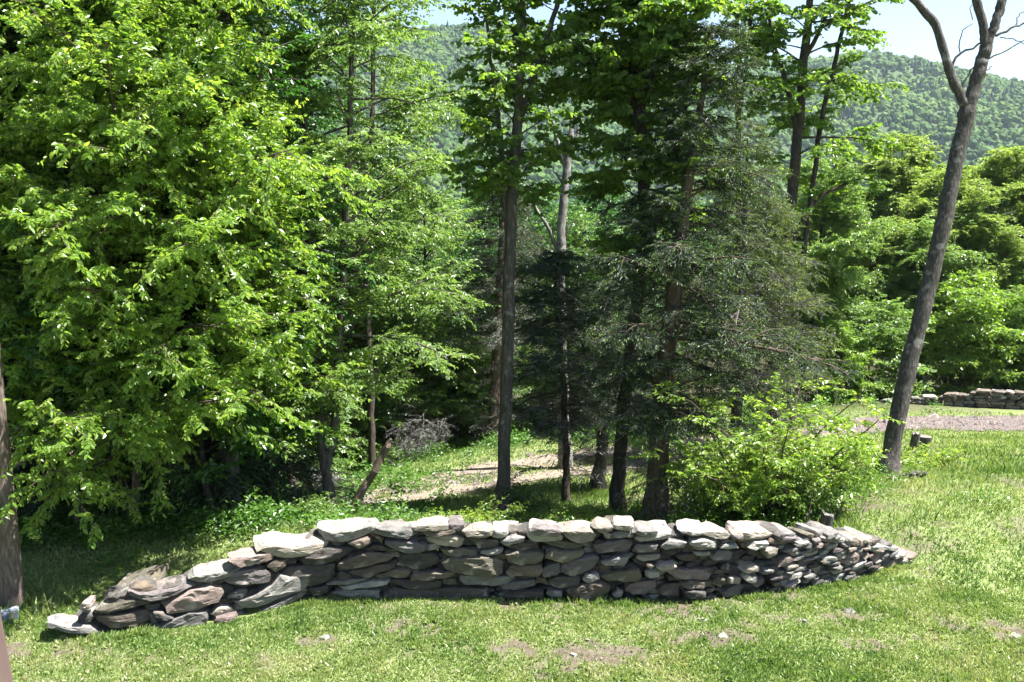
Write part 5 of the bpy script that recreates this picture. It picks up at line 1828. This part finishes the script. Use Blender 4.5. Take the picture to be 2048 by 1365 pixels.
ul = MB()
rng3 = np.random.default_rng(300)
for n_, cx, dens_r, hmax, sz, tt in [(9000, [(0, 1075), (120, 1075), (240, 1064), (360, 1058), (470, 1052), (560, 1040)], .5, .4, .07, .5),
                                      (9000, [(100, 1045), (300, 1040), (480, 1035), (620, 1020), (650, 980)], 1.4, .7, .09, .4),
                                      (6500, [(880, 1050), (960, 1045), (1050, 1045), (1130, 1045), (1230, 1045), (1330, 1050)], .7, .35, .055, .7),
                                      (9000, [(1400, 1050), (1480, 1050), (1560, 1045), (1500, 1000), (1600, 1010)], .9, .6, .06, .55),
                                      (7000, [(700, 985), (800, 935), (900, 905), (980, 888), (600, 1000)], 1.5, .7, .1, .45),
                                      (7000, [(1250, 880), (1350, 870), (1450, 860), (1550, 840), (1650, 815)], 1.6, .8, .11, .5),
                                      (8000, [(1640, 800), (1740, 798), (1850, 800), (1960, 800), (2050, 800)], 1.6, .9, .12, .5)]:
    for px, py in cx:
        g = gp(px, py)
        if py <= 800:
            g = g + np.array([0, 2.0, 0])
        m = n_ // len(cx)
        nc = 16
        cc = rng3.normal(0, dens_r, (nc, 2)) * np.array([1.3, .6])
        ch = rng3.uniform(.35, 1, nc) * hmax
        k = rng3.integers(0, nc, m)
        u = rng3.normal(0, .22, (m, 2))
        xy = g[:2] + cc[k] + u
        wc = wall_clear(xy)
        zz = height(xy) + rng3.random(m) ** .7 * ch[k] * np.exp(-(u ** 2).sum(1) / .15)
        ok = ~((wc > -1.1) & (wc < .55))
        ln = sz * rng3.uniform(.6, 1.3, m)
        tn_ = np.clip(tt + rng3.normal(0, .15, m) + (rng3.random(nc)[k] - .5) * .4, 0, 1)
        ph = rng3.uniform(0, 2 * PI, m)
        ax = np.stack([np.cos(ph), np.sin(ph), rng3.normal(0, .4, m)], 1)
        nr = np.array([0, 0, 1.]) + rng3.normal(0, .45, (m, 3))
        pos = np.concatenate([xy, zz[:, None]], 1)
        leaves(ul, pos[ok], ax[ok], nr[ok], ln[ok], ln[ok] * .55, tn_[ok], .15, False)
tag(ul.build('undergrowth', UNDERM), kind='stuff')


# ------------------------------------------------------------------ air
zb = -60.0
v = np.array([[x, y, z] for z in (-62., 300.) for x, y in ((-2300, -300), (2300, -300), (2300, 2300), (-2300, 2300))])
f = np.array([[3, 2, 1, 0], [4, 5, 6, 7], [0, 1, 5, 4], [1, 2, 6, 5], [2, 3, 7, 6], [3, 0, 4, 7]])
hzm, n, out = mat_new('haze')
vp = N(n, 'ShaderNodeVolumePrincipled')
vp.inputs['Color'].default_value = (.72, .84, 1.0, 1)
vp.inputs['Density'].default_value = .00007
vp.inputs['Anisotropy'].default_value = .2
n.links.new(vp.outputs[0], out.inputs['Volume'])
tag(link('haze', make_mesh('haze', v, [f]), hzm), kind='stuff')

# loose stones on the drive, dead leaves and bits on the turf
rng4 = np.random.default_rng(410)
k = rng4.integers(0, len(fine), 5200)
ang = rng4.uniform(0, 2 * PI, 5200)
rad_ = rng4.uniform(0, 2.0, 5200)
pp = fine[k] + np.stack([np.cos(ang), np.sin(ang)], 1) * rad_[:, None]
sel = (pp[:, 0] > 3.2) | (rng4.random(5200) < .55)
pp = pp[sel]
zz = height(pp) + .022
V8 = np.array([[1, 0, 0], [-1, 0, 0], [0, 1, 0], [0, -1, 0], [0, 0, .7], [0, 0, -.6]], float)
F8 = np.array([[0, 2, 4], [2, 1, 4], [1, 3, 4], [3, 0, 4], [2, 0, 5], [1, 2, 5], [3, 1, 5], [0, 3, 5]])
m = len(pp)
sz = np.exp(rng4.normal(math.log(.032), .5, m))
vv = V8[None] * (1 + rng4.normal(0, .25, (m, 6, 1))) * sz[:, None, None] + np.concatenate([pp, zz[:, None]], 1)[:, None]
me = make_mesh('loose_gravel', vv.reshape(-1, 3), [(F8[None] + np.arange(m)[:, None, None] * 6).reshape(-1, 3)], np.repeat(rng4.random(m), 8))
tag(link('loose_gravel', me, stone_mat('gravel_stone', (.17, .14, .13))), kind='stuff')
fl_ = MB()
m = 900
r = np.exp(rng4.uniform(math.log(8.2), math.log(19), m))
a = rng4.uniform(-.64, .64, m)
xy = np.stack([r * np.sin(a), r * np.cos(a)], 1)
wc = wall_clear(xy)
xy = xy[~((wc > -.05) & (wc < .5))]
m = len(xy)
ph = rng4.uniform(0, 2 * PI, m)
ax = np.stack([np.cos(ph), np.sin(ph), rng4.normal(0, .25, m)], 1)
ln = rng4.uniform(.025, .07, m)
leaves(fl_, np.concatenate([xy, height(xy)[:, None] + .025], 1), ax, np.array([0, 0, 1.]) + rng4.normal(0, .35, (m, 3)), ln, ln * rng4.uniform(.15, .6, m), rng4.random(m), .2, True)
DRYLEAF = leaf_mat('dry_leaf', [(0, (.07, .045, .028)), (.6, (.15, .11, .07)), (1, (.26, .23, .17))], (.6, .5, .4), .1, .7, .2)
tag(fl_.build('fallen_leaves', DRYLEAF), kind='stuff')
